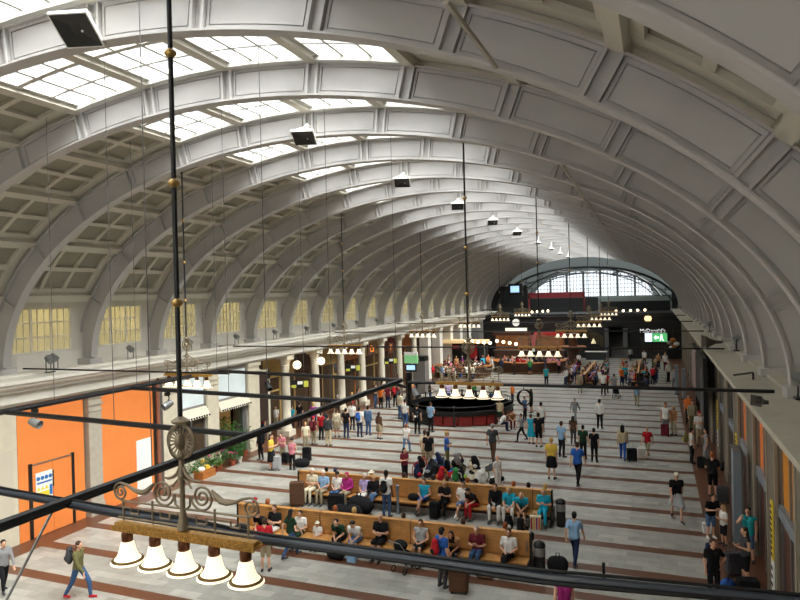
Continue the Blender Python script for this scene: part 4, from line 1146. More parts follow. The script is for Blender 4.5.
tag(MB().lathe([(.08, 0), (.08, .02), (.045, .03), (.045, .5), (.055, .52), (.03, .55)], 12, onz(604, 581)).build('bollard', m_black, smooth=40), 'short black bollard alone on the open floor', 'bollard')
p = ony(673, 343, 80.0)
t = empty('hanging_ornament', p, 0, 'brown and white bunched ornament hanging at the far dim corner', 'ornament')
for i, (dx, dz, r, m) in enumerate(((0, .3, .35, m_wood), (-.35, .0, .3, m_stone), (.35, -.1, .33, m_paper), (.05, -.4, .3, m_wood), (-.2, -.5, .22, m_paper))):
    MB().ball((dx, 0, dz), r, r, r*.8, 8, 6).build('bunch', m, t, 30)
MB().tube([(0, 0, .5), (0, 0, 1.6)], .03, 5).build('cord', m_dark, t)
p = ony(533, 340, 76.0)
t = empty('pennant', p, 0, 'red and white pennant hanging above the curved bar', 'pennant')
MB().hexa([(-.05, -.02, -.9), (.2, -.02, -.9), (.2, .02, -.9), (-.05, .02, -.9), (-.35, -.02, .5), (.45, -.02, .7), (.45, .02, .7), (-.35, .02, .5)]).build('red_cloth', mat('pinkred_cloth', '#c4565c', .8), t)
MB().box(-.1, .18, -.03, .03, -1.3, -.9).build('white_tail', m_paper, t); MB().tube([(0, 0, .55), (0, 0, 1.6)], .02, 4).build('cord', m_dark, t)
# ================================================================ people
def V(*a): return Vector(a)
class Figure:
    """Joints of one pose, facing -Y, feet (or the seat's floor) at z = 0."""
    def __init__(s, **k): s.__dict__.update(k)
def standing(arms='down', stride=0., lean=0., bend=0.):
    J = {}
    J['hip'] = {k: V(k*.09, 0, .93) for k in (-1, 1)}
    J['knee'] = {k: V(k*.098, -.02-k*stride*.22+(-.05 if stride else 0), .50+(.01 if stride else 0)) for k in (-1, 1)}
    J['ankle'] = {k: V(k*.10, .03-k*stride*.36, .085+(.05 if stride and k < 0 else 0)) for k in (-1, 1)}
    if not stride: J['ankle'] = {k: V(k*.115, .03, .085) for k in (-1, 1)}
    J['toe'] = {k: J['ankle'][k]+V(k*.03, -.17, -.05) for k in (-1, 1)}
    L = V(0, -lean, 0)
    J['pelvis'] = V(0, 0, .97); J['waist'] = V(0, .0, 1.10)+L*.3; J['chest'] = V(0, .005, 1.30)+L*.75
    J['neck'] = V(0, .015, 1.47)+L; J['head'] = V(0, -.02, 1.625)+L*1.25
    J['sho'] = {k: V(k*.185, .01, 1.415)+L for k in (-1, 1)}
    sw = stride*.16
    J['elb'] = {k: V(k*.232, .04+k*sw, 1.125)+L for k in (-1, 1)}
    J['wri'] = {k: V(k*.222, -.05+k*sw*1.7, .885)+L for k in (-1, 1)}
    J['hand'] = {k: V(k*.02, -.03, -1).normalized() for k in (-1, 1)}
    if arms == 'phone':
        J['elb'] = {k: V(k*.235, .0, 1.13)+L for k in (-1, 1)}; J['wri'] = {k: V(k*.07, -.27, 1.20)+L for k in (-1, 1)}; J['hand'] = {k: V(-k*.35, -.6, .35).normalized() for k in (-1, 1)}
    if arms == 'fold':
        J['elb'] = {k: V(k*.24, -.03, 1.12)+L for k in (-1, 1)}; J['wri'] = {k: V(-k*.0+k*.04, -.2, 1.17+.03*k)+L for k in (-1, 1)}; J['hand'] = {k: V(-k*.95, .1, .1).normalized() for k in (-1, 1)}
    if arms == 'hip':
        J['elb'][1] = V(.36, .1, 1.16)+L; J['wri'][1] = V(.19, .0, 1.0)+L; J['hand'][1] = V(-.3, -.6, -.5).normalized()
    if arms == 'raise':
        J['elb'][-1] = V(-.27, -.16, 1.25)+L; J['wri'][-1] = V(-.12, -.3, 1.42)+L; J['hand'][-1] = V(.2, -.3, 1).normalized()
    return J
def sitting(arms='lap', lean=0., cross=False, wide=.0):
    J = {}; z0 = .52
    J['hip'] = {k: V(k*.09, .0, z0) for k in (-1, 1)}
    J['knee'] = {k: V(k*(.10+wide), -.43, z0+.02) for k in (-1, 1)}
    J['ankle'] = {k: V(k*(.11+wide*.6), -.44, .06) for k in (-1, 1)}
    if cross:
        J['knee'][1] = V(.03, -.46, z0+.11); J['ankle'][1] = V(-.14, -.56, .22)
    J['toe'] = {k: J['ankle'][k]+V(k*.02, -.17, -.05) for k in (-1, 1)}
    if cross: J['toe'][1] = J['ankle'][1]+V(-.02, -.15, -.11)
    L = V(0, -lean, -lean*lean*.6)
    J['pelvis'] = V(0, .01, z0+.04); J['waist'] = V(0, .03, z0+.17)+L*.3; J['chest'] = V(0, .04, z0+.37)+L*.72
    J['neck'] = V(0, .04, z0+.54)+L; J['head'] = V(0, -.0, z0+.695)+L*1.25+V(0, 0, -lean*.12)
    J['sho'] = {k: V(k*.185, .045, z0+.485)+L for k in (-1, 1)}
    J['elb'] = {k: V(k*.255, .0, z0+.2)+L*.7 for k in (-1, 1)}; J['wri'] = {k: V(k*.07, -.24, z0+.13)+L*.35 for k in (-1, 1)}
    J['hand'] = {k: V(-k*.5, -.7, -.1).normalized() for k in (-1, 1)}
    if arms == 'read':
        J['wri'] = {k: V(k*.08, -.30, z0+.27)+L*.4 for k in (-1, 1)}; J['hand'] = {k: V(-k*.3, -.5, .5).normalized() for k in (-1, 1)}
    if arms == 'knees':
        J['elb'] = {k: V(k*.19, -.27, z0+.16) for k in (-1, 1)}; J['wri'] = {k: V(k*.05, -.48, z0+.06) for k in (-1, 1)}; J['hand'] = {k: V(-k*.3, -.4, -.6).normalized() for k in (-1, 1)}
    if arms == 'fold':
        J['elb'] = {k: V(k*.24, -.02, z0+.2)+L*.7 for k in (-1, 1)}; J['wri'] = {k: V(k*.04, -.19, z0+.22+.03*k)+L*.5 for k in (-1, 1)}; J['hand'] = {k: V(-k*.95, .1, .05).normalized() for k in (-1, 1)}
    return J
POSES = {'stand': standing(), 'phone': standing('phone'), 'fold': standing('fold'), 'hip': standing('hip'), 'raise': standing('raise'), 'walk': standing(stride=1., lean=.03), 'walk2': standing('down', stride=-.8, lean=.05), 'stoop': standing('phone', lean=.2),
         'sit': sitting(), 'sit_read': sitting('read', .06), 'sit_lean': sitting('knees', .34), 'sit_cross': sitting('lap', .02, True), 'sit_fold': sitting('fold', .02), 'sit_wide': sitting('knees', .14, wide=.07)}

def capsule(mb, a, b, ra, rb, seg=10, sq=1.):
    a, b = Vector(a), Vector(b); d = b-a; L = d.length
    if L < 1e-5:
        mb.ball(a, ra, seg=seg, rings=6); return
    q = d.normalized().to_track_quat('Z', 'Y').to_matrix().to_4x4()
    prof = []
    for i in range(5): t = PI/2*i/4; prof.append((max(1e-4, ra*math.sin(t)), -ra*math.cos(t)))
    for i in range(5): t = PI/2*i/4; prof.append((max(1e-4, rb*math.cos(t)), L+rb*math.sin(t)))
    prof[0] = (1e-7, -ra); prof[-1] = (1e-7, L+rb)
    mb.lathe(prof, seg, a, q)
def torso(mb, J, g=0.):
    for k in (-1, 1):
        capsule(mb, J['pelvis']+V(k*.065, .005, -.02), J['waist']+V(k*.055, 0, 0), .105+g, .092+g)
        capsule(mb, J['waist']+V(k*.055, 0, 0), J['chest']+V(k*.075, 0, 0), .092+g, .108+g)
        capsule(mb, J['chest']+V(k*.075, 0, 0), J['sho'][k]*.55+J['neck']*.45+V(0, 0, -.05), .108+g, .07+g)
        capsule(mb, J['neck']+V(0, 0, -.045), J['sho'][k]+V(0, 0, -.01), .05+g, .055+g)
def body_mb(J):
    mb = MB(); torso(mb, J)
    h = J['head']; capsule(mb, J['neck']+V(0, .01, -.04), h+V(0, .015, -.06), .058, .055)
    mb.ball(h+V(0, .008, .025), .077, .094, .098, 14, 10); mb.ball(h+V(0, -.02, -.045), .060, .070, .072, 12, 8)
    mb.ball(h+V(0, -.048, -.092), .030, .030, .026, 8, 6)                        # chin
    capsule(mb, h+V(0, -.085, .02), h+V(0, -.104, -.018), .011, .017, 8)         # nose
    for k in (-1, 1):
        mb.ball(h+V(k*.078, .012, -.005), .014, .026, .036, 8, 6)               # ear
        capsule(mb, J['sho'][k], J['elb'][k], .053, .041); capsule(mb, J['elb'][k], J['wri'][k], .042, .028)
        w, d = J['wri'][k], J['hand'][k]
        side = d.cross(V(0, 1, 0) if abs(d.y) < .8 else V(0, 0, 1)).normalized(); nor = side.cross(d).normalized()
        if nor.dot(V(-k, 0, 0)) < 0: nor = -nor
        c = w+d*.05
        capsule(mb, w+d*.01, w+d*.075, .026, .024, 8)
        for j, (o, l) in enumerate(((-.026, .060), (-.009, .072), (.009, .068), (.026, .052))):
            a = w+d*.085+side*o; b = a+d*l*.5+nor*.006; e = b+d*l*.4+nor*.025
            capsule(mb, a, b, .0105, .0098, 6); capsule(mb, b, e, .0098, .0085, 6)
        th = w+d*.03+side*-.026; capsule(mb, th, th+(-side*.6+d*.7+nor*.3).normalized()*.05, .012, .0095, 6)
        capsule(mb, J['hip'][k], J['knee'][k], .086, .058); capsule(mb, J['knee'][k], J['ankle'][k], .056, .036)
        capsule(mb, J['knee'][k]*.72+J['ankle'][k]*.28+V(0, .018, 0), J['knee'][k]*.5+J['ankle'][k]*.5+V(0, .012, 0), .05, .044)
        capsule(mb, J['ankle'][k]+V(0, .02, -.045), J['toe'][k]+V(0, .03, 0), .036, .03, 8)
    return mb
def shirt_mb(J, sleeve):
    mb = MB(); torso(mb, J, .014)
    for k in (-1, 1): capsule(mb, J['pelvis']+V(k*.066, .002, -.03), J['waist']+V(k*.06, 0, 0), .126, .108)
    for k in (-1, 1):
        if sleeve == 'short': capsule(mb, J['sho'][k], J['sho'][k].lerp(J['elb'][k], .6), .066, .060)
        if sleeve == 'long':
            capsule(mb, J['sho'][k], J['elb'][k], .066, .054); capsule(mb, J['elb'][k], J['elb'][k].lerp(J['wri'][k], .9), .054, .041)
    return mb
def lower_mb(J, kind):
    mb = MB(); sit = J['hip'][1].z < .7
    for k in (-1, 1):
        capsule(mb, J['pelvis']+V(k*.06, .0, .015), J['hip'][k], .112, .104)
        if kind in ('trousers', 'shorts'):
            capsule(mb, J['hip'][k], J['knee'][k], .102, .074)
        if kind == 'trousers': capsule(mb, J['knee'][k], J['knee'][k].lerp(J['ankle'][k], .93), .074, .056)
        if kind == 'shorts' and not sit: capsule(mb, J['knee'][k]+V(0, 0, .06), J['knee'][k]+V(0, 0, .01), .078, .078)
    if kind in ('skirt', 'dress'):
        e = .85 if kind == 'skirt' else 1.0
        for t in (-1, -.5, 0, .5, 1):
            a = J['pelvis']+V(t*.07, .0, -.02); kk = (J['knee'][-1]*(1-t)/2+J['knee'][1]*(1+t)/2)
            b = a.lerp(kk, e)+(V(t*.05, 0, 0) if not sit else V(0, 0, .0)); capsule(mb, a, b, .112, .098 if not sit else .082)
            if not sit:
                capsule(mb, a+V(0, .03, 0), b+V(0, .07, 0), .105, .09); capsule(mb, a+V(0, -.02, 0), b+V(0, -.06, 0), .105, .09)
    return mb
def hair_mb(J, kind):
    mb = MB(); h = J['head']
    if kind in ('short', 'long', 'bun'):
        mb.ball(h+V(0, .022, .04), .087, .098, .098, 14, 10); mb.ball(h+V(0, .05, -.02), .078, .066, .085, 12, 8)
    if kind == 'long':
        for k in (-1, 0, 1): capsule(mb, h+V(k*.055, .05, .0), h+V(k*.06, .085, -.24), .05, .045)
    if kind == 'bun': mb.ball(h+V(0, .12, .07), .045, seg=10, rings=6)
    if kind == 'cap':
        mb.ball(h+V(0, .015, .055), .09, .105, .082, 14, 10); mb.ball(h+V(0, -.11, .06), .07, .065, .012, 12, 6); mb.ball(h+V(0, .05, -.01), .08, .06, .06, 12, 8)
    if kind == 'hat':
        mb.ball(h+V(0, .01, .07), .09, .1, .08, 14, 10); mb.ball(h+V(0, .01, .05), .16, .17, .014, 16, 6)
    if kind == 'scarf':
        mb.ball(h+V(0, .02, .03), .092, .104, .112, 14, 10); capsule(mb, h+V(0, .03, -.05), J['neck']+V(0, .02, -.03), .085, .10)
    return mb
def shoe_mb(J, k):
    mb = MB(); capsule(mb, J['ankle'][k]+V(0, .03, -.05), J['toe'][k]+V(0, 0, 0), .045, .038, 8); capsule(mb, J['ankle'][k]+V(0, .01, -.01), J['ankle'][k]+V(0, .02, -.04), .044, .046, 8)
    return mb
_ws = bpy.data.scenes.new('workshop')             # an empty scene to fuse meshes in, removed at the end
def fuse(name, mb, voxel, faces, m, smooth=2):
    """Union of overlapping volumes as one continuous skin."""
    me = bpy.data.meshes.new('tmp'); me.from_pydata(mb.v, [], mb.f)
    o = bpy.data.objects.new('tmp', me); _ws.collection.objects.link(o)
    r = o.modifiers.new('r', 'REMESH'); r.mode = 'VOXEL'; r.voxel_size = voxel
    s = o.modifiers.new('s', 'SMOOTH'); s.factor = .5; s.iterations = smooth
    vl = _ws.view_layers[0]; vl.update(); dg = vl.depsgraph
    n = len(o.evaluated_get(dg).data.polygons)*2
    if n > faces:
        d = o.modifiers.new('d', 'DECIMATE'); d.ratio = faces/n
        vl.update()
    out = bpy.data.meshes.new_from_object(o.evaluated_get(dg)); out.name = name
    bpy.data.objects.remove(o); bpy.data.meshes.remove(me)
    out.materials.clear(); out.materials.append(m)
    out.polygons.foreach_set('use_smooth', [True]*len(out.polygons)); out.update()
    return out
m_cloth = mat('cloth', '#888888', .85, spec=.2)
PM = {}
def pmesh(pose, part, near):
    key = (pose, part, near)
    if key in PM: return PM[key]
    J = POSES[pose]
    vb, fb = (.0095, 4200) if near else (.022, 700)
    vc, fc = (.016, 1500) if near else (.024, 420)
    if part == 'body': me = fuse('person', body_mb(J), vb, fb, m_cloth, 1)
    elif part.startswith('shirt'): me = fuse('shirt', shirt_mb(J, part.split('_')[1]), vc, fc, m_cloth)
    elif part in ('trousers', 'shorts', 'skirt', 'dress'): me = fuse(part, lower_mb(J, part), vc, fc, m_cloth)
    elif part.startswith('hair'): me = fuse('hair', hair_mb(J, part.split('_')[1]), .014 if near else .024, 600 if near else 200, m_cloth)
    elif part.startswith('shoe'): me = fuse('shoe', shoe_mb(J, int(part.split('_')[1])), .014 if near else .024, 350 if near else 100, m_cloth)
    elif part.startswith('eye'):
        me = MB().ball(J['head']+V(int(part.split('_')[1])*.031, -.083, .012), .011, seg=8, rings=6).mesh('eye', m_cloth, 60)
    elif part == 'mouth': me = MB().ball(J['head']+V(0, -.088, -.052), .024, .012, .008, 8, 5).mesh('mouth', m_cloth, 60)
    PM[key] = me
    return me
C = dict(black='#1b1b1e', white='#e8e6e1', grey='#8a8a8c', darkgrey='#47474b', red='#b8222c', blue='#2f5fb0', lightblue='#8fb4d8', turquoise='#27a6c4', teal='#2a9a9f', navy='#26304f', jeans='#3f5a82', khaki='#a2957a', beige='#c9b998', brown='#5e4332', yellow='#d9b84a', purple='#8a2f86', magenta='#a8307e', lilac='#b7a8d6', pink='#d98a98', orange='#e0762f', green='#3f8a4a', olive='#6f6a45', darkgreen='#25402f', wine='#6d2530', tan='#b98a62', cream='#ddd3b8', silver='#a9abad', lime='#9ec84a', denim='#56759c')
SKIN = dict(l='#d9a88a', m='#b98060', d='#6b4430')
HAIRC = dict(black='#17130f', brown='#3e2a1c', blond='#c2a061', grey='#9d9a94', white='#d8d5ce', ginger='#9a5228', red='#b3202a', cream='#e6dfc8', pink='#c23a5a', navy='#26304f', darkgrey='#47474b')
def setm(o, m):
    o.material_slots[0].link = 'OBJECT'; o.material_slots[0].material = m
def cm(c): return mat('cloth_'+c, C[c], .85, spec=.2)
def person(loc, rz, pose, top, bottom, hair, label, scale=1., near=True, skin='l', shoes='darkgrey', group=None):
    """top = (colour, sleeve), bottom = (colour, kind), hair = (colour, kind)"""
    o = link('person', pmesh(pose, 'body', near), None, loc, (0, 0, math.radians(rz)), (scale,)*3)
    setm(o, mat('skin_'+skin, SKIN[skin], .6)); tag(o, label, 'person', group)
    c = link('shirt', pmesh(pose, 'shirt_'+top[1], near), o); setm(c, cm(top[0]))
    c = link(bottom[1], pmesh(pose, bottom[1], near), o); setm(c, cm(bottom[0]))
    if hair:
        nm = {'cap': 'cap', 'hat': 'hat', 'scarf': 'head_scarf'}.get(hair[1], 'hair')
        c = link(nm, pmesh(pose, 'hair_'+hair[1], near), o); setm(c, mat('hair_'+hair[0], HAIRC[hair[0]], .7))
    for k in (-1, 1):
        c = link('shoe', pmesh(pose, f'shoe_{k}', near), o); setm(c, cm(shoes))
        if near:
            c = link('eye', pmesh(pose, f'eye_{k}', near), o); setm(c, mat('eye_dark', '#20160f', .3))
    if near:
        c = link('mouth', pmesh(pose, 'mouth', near), o); setm(c, mat('lip', '#a3564c', .5))
    return o
def stand_at(px, py, ytop, rz, pose, top, bottom, hair, label, near=True, skin='l', shoes='darkgrey', child=False, h=None):
    p = onz(px, py)
    if h is None:
        h = height_at(p, ytop); h = max(1.58, min(1.90, h)) if not child else max(.9, min(1.5, h))
    return person(p, rz, pose, top, bottom, hair, label, h/1.75, near, skin, shoes)

# ---- luggage
def backpack_mesh(m, key):
    if key in PM: return PM[key]
    mb = MB(); mb.ball((0, 0, .28), .17, .12, .29, 12, 10); mb.ball((0, -.1, .2), .12, .07, .14, 10, 8); mb.ball((0, 0, .52), .14, .1, .08, 10, 6)
    PM[key] = fuse('backpack', mb, .018, 700, m_cloth); return PM[key]
def backpack(loc, rz, col, label, s=1., tilt=(0, 0), accent='black', group=None):
    o = link('backpack', backpack_mesh(None, 'backpack'), None, loc, (tilt[0], tilt[1], math.radians(rz)), (s,)*3); setm(o, cm(col)); tag(o, label, 'backpack', group)
    if 'strap' not in PM:
        a = MB()
        for k in (-1, 1): a.tube([(k*.09, .09, .5), (k*.1, .2, .44), (k*.105, .22, .3), (k*.1, .12, .1)], .018, 5)
        PM['strap'] = a.mesh('strap', m_cloth, 40)
        PM['pocket'] = MB().ball((0, -.13, .2), .1, .06, .1, 10, 6).mesh('pocket', m_cloth, 60)
    c = link('strap', PM['strap'], o); setm(c, cm(accent)); c = link('pocket', PM['pocket'], o); setm(c, cm(accent))
    return o
def suitcase(loc, rz, col, label, w=.42, d=.26, h=.62, handle=True, group=None):
    t = empty('suitcase', loc, math.radians(rz), label, 'suitcase', group)
    mb = MB(); b = .035
    lo = [(-w/2+b, -d/2), (w/2-b, -d/2), (w/2, -d/2+b), (w/2, d/2-b), (w/2-b, d/2), (-w/2+b, d/2), (-w/2, d/2-b), (-w/2, -d/2+b)]
    mb.extrude(lo, 'z', .06, h); mb.extrude([(x*.93, y*.9) for x, y in lo], 'z', h, h+.03); mb.build('case_body', cm(col), t)
    MB().box(-w*.36, w*.36, -d/2-.03, -d/2, .14, h*.62).build('front_pocket', cm(col), t)
    for sx in (-1, 1):
        MB().lathe([(.001, -.02), (.05, -.02), (.05, .02), (.001, .02)], 10, (sx*w*.36, d*.3, .05), Matrix.Rotation(PI/2, 4, 'Y')).build('wheel', m_black, t, 40)
        MB().box(sx*w*.36-.025, sx*w*.36+.025, -d*.45, -d*.25, 0, .06).build('foot', m_black, t)
    if handle: MB().tube([(-.1, d*.3, h), (-.1, d*.3, h+.32), (.1, d*.3, h+.32), (.1, d*.3, h)], .012, 5).build('handle', m_steel, t)
    else: MB().tube([(-.09, 0, h+.03), (-.07, 0, h+.07), (.07, 0, h+.07), (.09, 0, h+.03)], .012, 5).build('handle', m_black, t)
    return t
def duffel(loc, rz, col, label, L=.6, r=.17, group=None):
    t = empty('holdall', loc, math.radians(rz), label, 'bag', group)
    if 'duf' not in PM:
        mb = MB(); capsule(mb, (-.5, 0, .9), (.5, 0, .9), .9, .9, 14)
        for v in range(len(mb.v)): x, y, z = mb.v[v]; mb.v[v] = (x, y, max(0, z))
        PM['duf'] = mb.mesh('bag_body', m_cloth, 50)
        PM['duh'] = MB().tube([(-.25, -.3, 1.6), (-.2, -.2, 2.2), (.2, -.2, 2.2), (.25, -.3, 1.6)], .06, 5).mesh('handle', m_cloth, 40)
    s = (L/2.6, r/.9, r/.9)
    c = link('bag_body', PM['duf'], t, scale=s); setm(c, cm(col)); c = link('handle', PM['duh'], t, scale=s); setm(c, cm('black'))
    return t
def shopping_bag(loc, rz, col, label, w=.34, h=.38, stripe=None):
    t = empty('carrier_bag', loc, math.radians(rz), label, 'bag')
    MB().hexa([(-w*.42, -.07, 0), (w*.42, -.07, 0), (w*.42, .07, 0), (-w*.42, .07, 0), (-w/2, -.09, h), (w/2, -.09, h), (w/2, .09, h), (-w/2, .09, h)]).build('bag_body', cm(col), t)
    h_ = MB()
    for yy in (-.06, .06): h_.tube([(-.07, yy, h), (-.06, yy, h+.13), (.06, yy, h+.13), (.07, yy, h)], .008, 4)
    h_.build('handle', cm(col), t)
    if stripe:
        for i, s in enumerate(stripe): MB().box(-w*.4+.09*i, -w*.4+.09*i+.05, -.10, -.085, .04, h*.9).build('stripe', cm(s), t)
    return t
def pushchair(loc, rz, col, label):
    t = empty('pushchair', loc, math.radians(rz), label, 'pushchair')
    MB().hexa([(-.2, -.2, .35), (.2, -.2, .35), (.2, .15, .35), (-.2, .15, .35), (-.21, -.12, .55), (.21, -.12, .55), (.21, .3, .85), (-.21, .3, .85)]).build('seat', cm(col), t)
    MB().ball((0, .2, .85), .24, .2, .16, 12, 8).build('hood', cm(col), t, 60)
    f = MB()
    for s in (-1, 1): f.tube([(s*.23, -.32, .12), (s*.23, .05, .45), (s*.23, .5, 1.02)], .014, 5).tube([(s*.23, .3, .12), (s*.23, .0, .5)], .014, 5)
    f.tube([(-.23, .5, 1.02), (.23, .5, 1.02)], .014, 5).build('frame', m_steel, t)
    for x in (-.23, .23):
        for y in (-.32, .3):
            MB().tube([(x, y+.09*math.cos(2*PI*i/14), .1+.09*math.sin(2*PI*i/14)) for i in range(14)], .018, 5, closed=True).build('wheel', m_black, t, 40)
    return t
# ---------------------------------------------------------------- seated on the benches
def seat_x(px, yb, z=.5):                    # x on the bench seat that a column of the photo meets
    lo, hi = -16., 0.
    for _ in range(40):
        m = (lo+hi)/2
        if pix((m, yb, z))[0] < px: lo = m
        else: hi = m
    return lo
def sit_on(px, ybench, pose, top, bottom, hair, label, side=-1, dz=0., s=.98, skin='l', shoes='darkgrey', near=True, turn=0):
    y = ybench+side*.27
    return person((seat_x(px, y), y, .05), (0 if side < 0 else 180)+turn, pose, top, bottom, hair, label, s, near, skin, shoes)
F, B2 = YF, YBK
sit_on(264, F, 'sit_lean', ('black', 'short'), ('red', 'trousers'), ('brown', 'short'), 'seated person in black T-shirt and red trousers at the chandelier end of the nearer bench')
sit_on(275, F, 'sit_fold', ('black', 'short'), ('white', 'trousers'), ('brown', 'short'), 'seated person in black with white trousers on the nearer bench')
sit_on(300.5, F, 'sit', ('white', 'short'), ('darkgreen', 'trousers'), ('black', 'short'), 'dark haired person in white top seated behind the standing woman in dark green', s=.9)
sit_on(317.5, F, 'sit', ('white', 'short'), ('yellow', 'shorts'), ('cream', 'hat'), 'small child in white sun hat and yellow seated alone on the nearer bench', s=.66)
sit_on(342, F, 'sit_lean', ('darkgreen', 'short'), ('black', 'trousers'), ('black', 'short'), 'person in dark green bent low over their knees on the nearer bench')
sit_on(358, F, 'sit_lean', ('white', 'short'), ('denim', 'shorts'), ('black', 'cap'), 'person in black cap and white T-shirt leaning forward on the nearer bench')
sit_on(381, F, 'sit_fold', ('black', 'short'), ('black', 'shorts'), None, 'bald man in black with bare knees and folded arms on the nearer bench', s=1.03)
sit_on(421, F, 'sit', ('silver', 'no'), ('black', 'skirt'), ('brown', 'short'), 'woman in grey sleeveless top and black skirt beside the pushchair')
sit_on(455, F, 'sit_lean', ('tan', 'no'), ('black', 'trousers'), ('black', 'long'), 'long haired woman in tan top leaning forward on the nearer bench', skin='m')
sit_on(477.5, F, 'sit_read', ('wine', 'short'), ('jeans', 'trousers'), ('grey', 'short'), 'grey haired person in dark red top and jeans on the nearer bench')
sit_on(509, F, 'sit_cross', ('white', 'short'), ('black', 'trousers'), ('brown', 'short'), 'man in white T-shirt with crossed legs at the bin end of the nearer bench')
# far side of the nearer bench, heads over the back
sit_on(255.5, F, 'sit', ('white', 'short'), ('jeans', 'trousers'), ('red', 'cap'), 'person in red cap seated on the far side of the nearer bench', 1)
sit_on(268.5, F, 'sit', ('grey', 'short'), ('jeans', 'trousers'), ('ginger', 'short'), 'ginger haired person on the far side of the nearer bench beside red cap', 1)
sit_on(336, F, 'sit', ('black', 'long'), ('black', 'trousers'), ('ginger', 'short'), 'ginger head seen over the nearer bench before the black bags', 1)
sit_on(355, F, 'sit', ('navy', 'long'), ('black', 'trousers'), ('blond', 'short'), 'blond head seen over the nearer bench before the dark holdall', 1)
sit_on(400, F, 'sit_lean', ('black', 'long'), ('black', 'trousers'), ('brown', 'short'), 'brown head seen low over the nearer bench beside the bollard', 1, s=.95)
sit_on(464, F, 'sit', ('blue', 'short'), ('jeans', 'trousers'), ('brown', 'short'), 'person in bright blue top seated on the far side of the nearer bench', 1)
sit_on(506, F, 'sit', ('black', 'short'), ('jeans', 'trousers'), ('ginger', 'bun'), 'ginger head over the nearer bench before the black and white bag', 1)
sit_on(525, F, 'sit_lean', ('black', 'short'), ('jeans', 'trousers'), ('black', 'short'), 'black haired head over the bin end of the nearer bench', 1)
# second bench
sit_on(312.5, B2, 'sit_fold', ('cream', 'short'), ('cream', 'trousers'), ('white', 'short'), 'old man in cream shirt and cream trousers on the second bench', s=1.03)
sit_on(323.5, B2, 'sit', ('lightblue', 'short'), ('khaki', 'trousers'), ('white', 'short'), 'old man in light blue shirt beside the cream shirted man')
sit_on(337.5, B2, 'sit', ('white', 'short'), ('jeans', 'trousers'), ('black', 'cap'), 'person in black cap and white top beside the pink scarf on the second bench')
sit_on(347, B2, 'sit', ('magenta', 'long'), ('khaki', 'trousers'), ('pink', 'scarf'), 'person in pink head scarf and magenta top on the second bench')
sit_on(365, B2, 'sit', ('lilac', 'short'), ('white', 'trousers'), ('white', 'short'), 'white haired woman in lilac top on the second bench')
sit_on(374, B2, 'sit_cross', ('black', 'long'), ('denim', 'trousers'), ('blond', 'short'), 'blond person in black top and blue jeans leaning beside the lilac woman', turn=20)
sit_on(424.5, B2, 'sit_cross', ('turquoise', 'no'), ('blue', 'skirt'), ('brown', 'short'), 'woman in turquoise sleeveless top and blue skirt with crossed bare legs')
sit_on(445, B2, 'sit_read', ('black', 'short'), ('black', 'trousers'), ('blond', 'short'), 'blond woman in black printed top reading on the second bench')
sit_on(463.5, B2, 'sit_cross', ('white', 'short'), ('denim', 'shorts'), ('black', 'short'), 'man in white T-shirt and denim shorts with white shoes on the second bench', shoes='white')
sit_on(475, B2, 'sit_lean', ('black', 'short'), ('red', 'trousers'), ('black', 'cap'), 'person in black cap and red trousers turned to the man in denim shorts', turn=-25)
sit_on(496.5, B2, 'sit_wide', ('black', 'long'), ('white', 'trousers'), ('brown', 'short'), 'person in black jacket and white trousers on the second bench', s=1.05)
sit_on(510, B2, 'sit_wide', ('turquoise', 'short'), ('white', 'trousers'), ('blond', 'short'), 'blond woman in turquoise top and white trousers on the second bench')
sit_on(523.5, B2, 'sit_lean', ('turquoise', 'short'), ('brown', 'shorts'), None, 'balding man in turquoise T-shirt leaning on his knees on the second bench')
sit_on(544, B2, 'sit_read', ('turquoise', 'short'), ('turquoise', 'trousers'), ('blond', 'short'), 'woman all in turquoise with a white bag at the bin end of the second bench')
for px, top, hr, lab in ((327, 'lightblue', ('black', 'short'), 'dark head in light blue collar over the left part of the second bench'), (336, 'navy', ('navy', 'cap'), 'navy cap seen over the second bench back'), (372, 'white', ('cream', 'hat'), 'white hat seen over the second bench back behind lilac woman'),
                          (405, 'yellow', ('brown', 'short'), 'brown head and yellow shoulders over the second bench beside the heap'), (434, 'lightblue', ('black', 'short'), 'stooping person in light blue over the second bench before the heap'), (448, 'black', ('brown', 'short'), 'brown head in black over the second bench before the heap'), (468, 'white', ('ginger', 'short'), 'ginger head in white collar over the second bench'),
                          (514, 'brown', ('ginger', 'short'), 'ginger head over the second bench behind the blond turquoise woman'), (529, 'black', ('black', 'short'), 'black haired head over the second bench behind the balding man'), (546, 'grey', ('blond', 'short'), 'blond head over the bin end of the second bench')):
    sit_on(px, B2, 'sit', (top, 'short'), ('jeans', 'trousers'), hr, lab, 1)

# ---------------------------------------------------------------- standing and walking
S = stand_at
S(79, 598, 541, 100, 'walk', ('olive', 'long'), ('jeans', 'trousers'), ('brown', 'short'), 'walker in olive jacket and jeans passing below the chandelier with a grey rucksack', shoes='red')
S(4, 592, 548, 70, 'walk2', ('grey', 'long'), ('black', 'trousers'), ('black', 'short'), 'walker in grey top and black trousers passing the orange doors')
S(266, 571, 510, 200, 'stand', ('red', 'short'), ('khaki', 'shorts'), ('brown', 'short'), 'man in red shirt and khaki shorts standing before the nearer bench', h=1.7)
S(291, 557, 509, 150, 'walk', ('darkgreen', 'short'), ('jeans', 'trousers'), ('black', 'long'), 'woman with long black hair in dark green top walking along the nearer bench')
S(443, 587, 527, 150, 'stand', ('blue', 'short'), ('darkgrey', 'trousers'), ('black', 'short'), 'man in blue T-shirt carrying a red rucksack before the nearer bench')
S(565, 640, 572, 10, 'walk', ('magenta', 'no'), ('black', 'trousers'), ('brown', 'long'), 'woman in magenta top walking at the bottom edge of the hall', h=1.68)
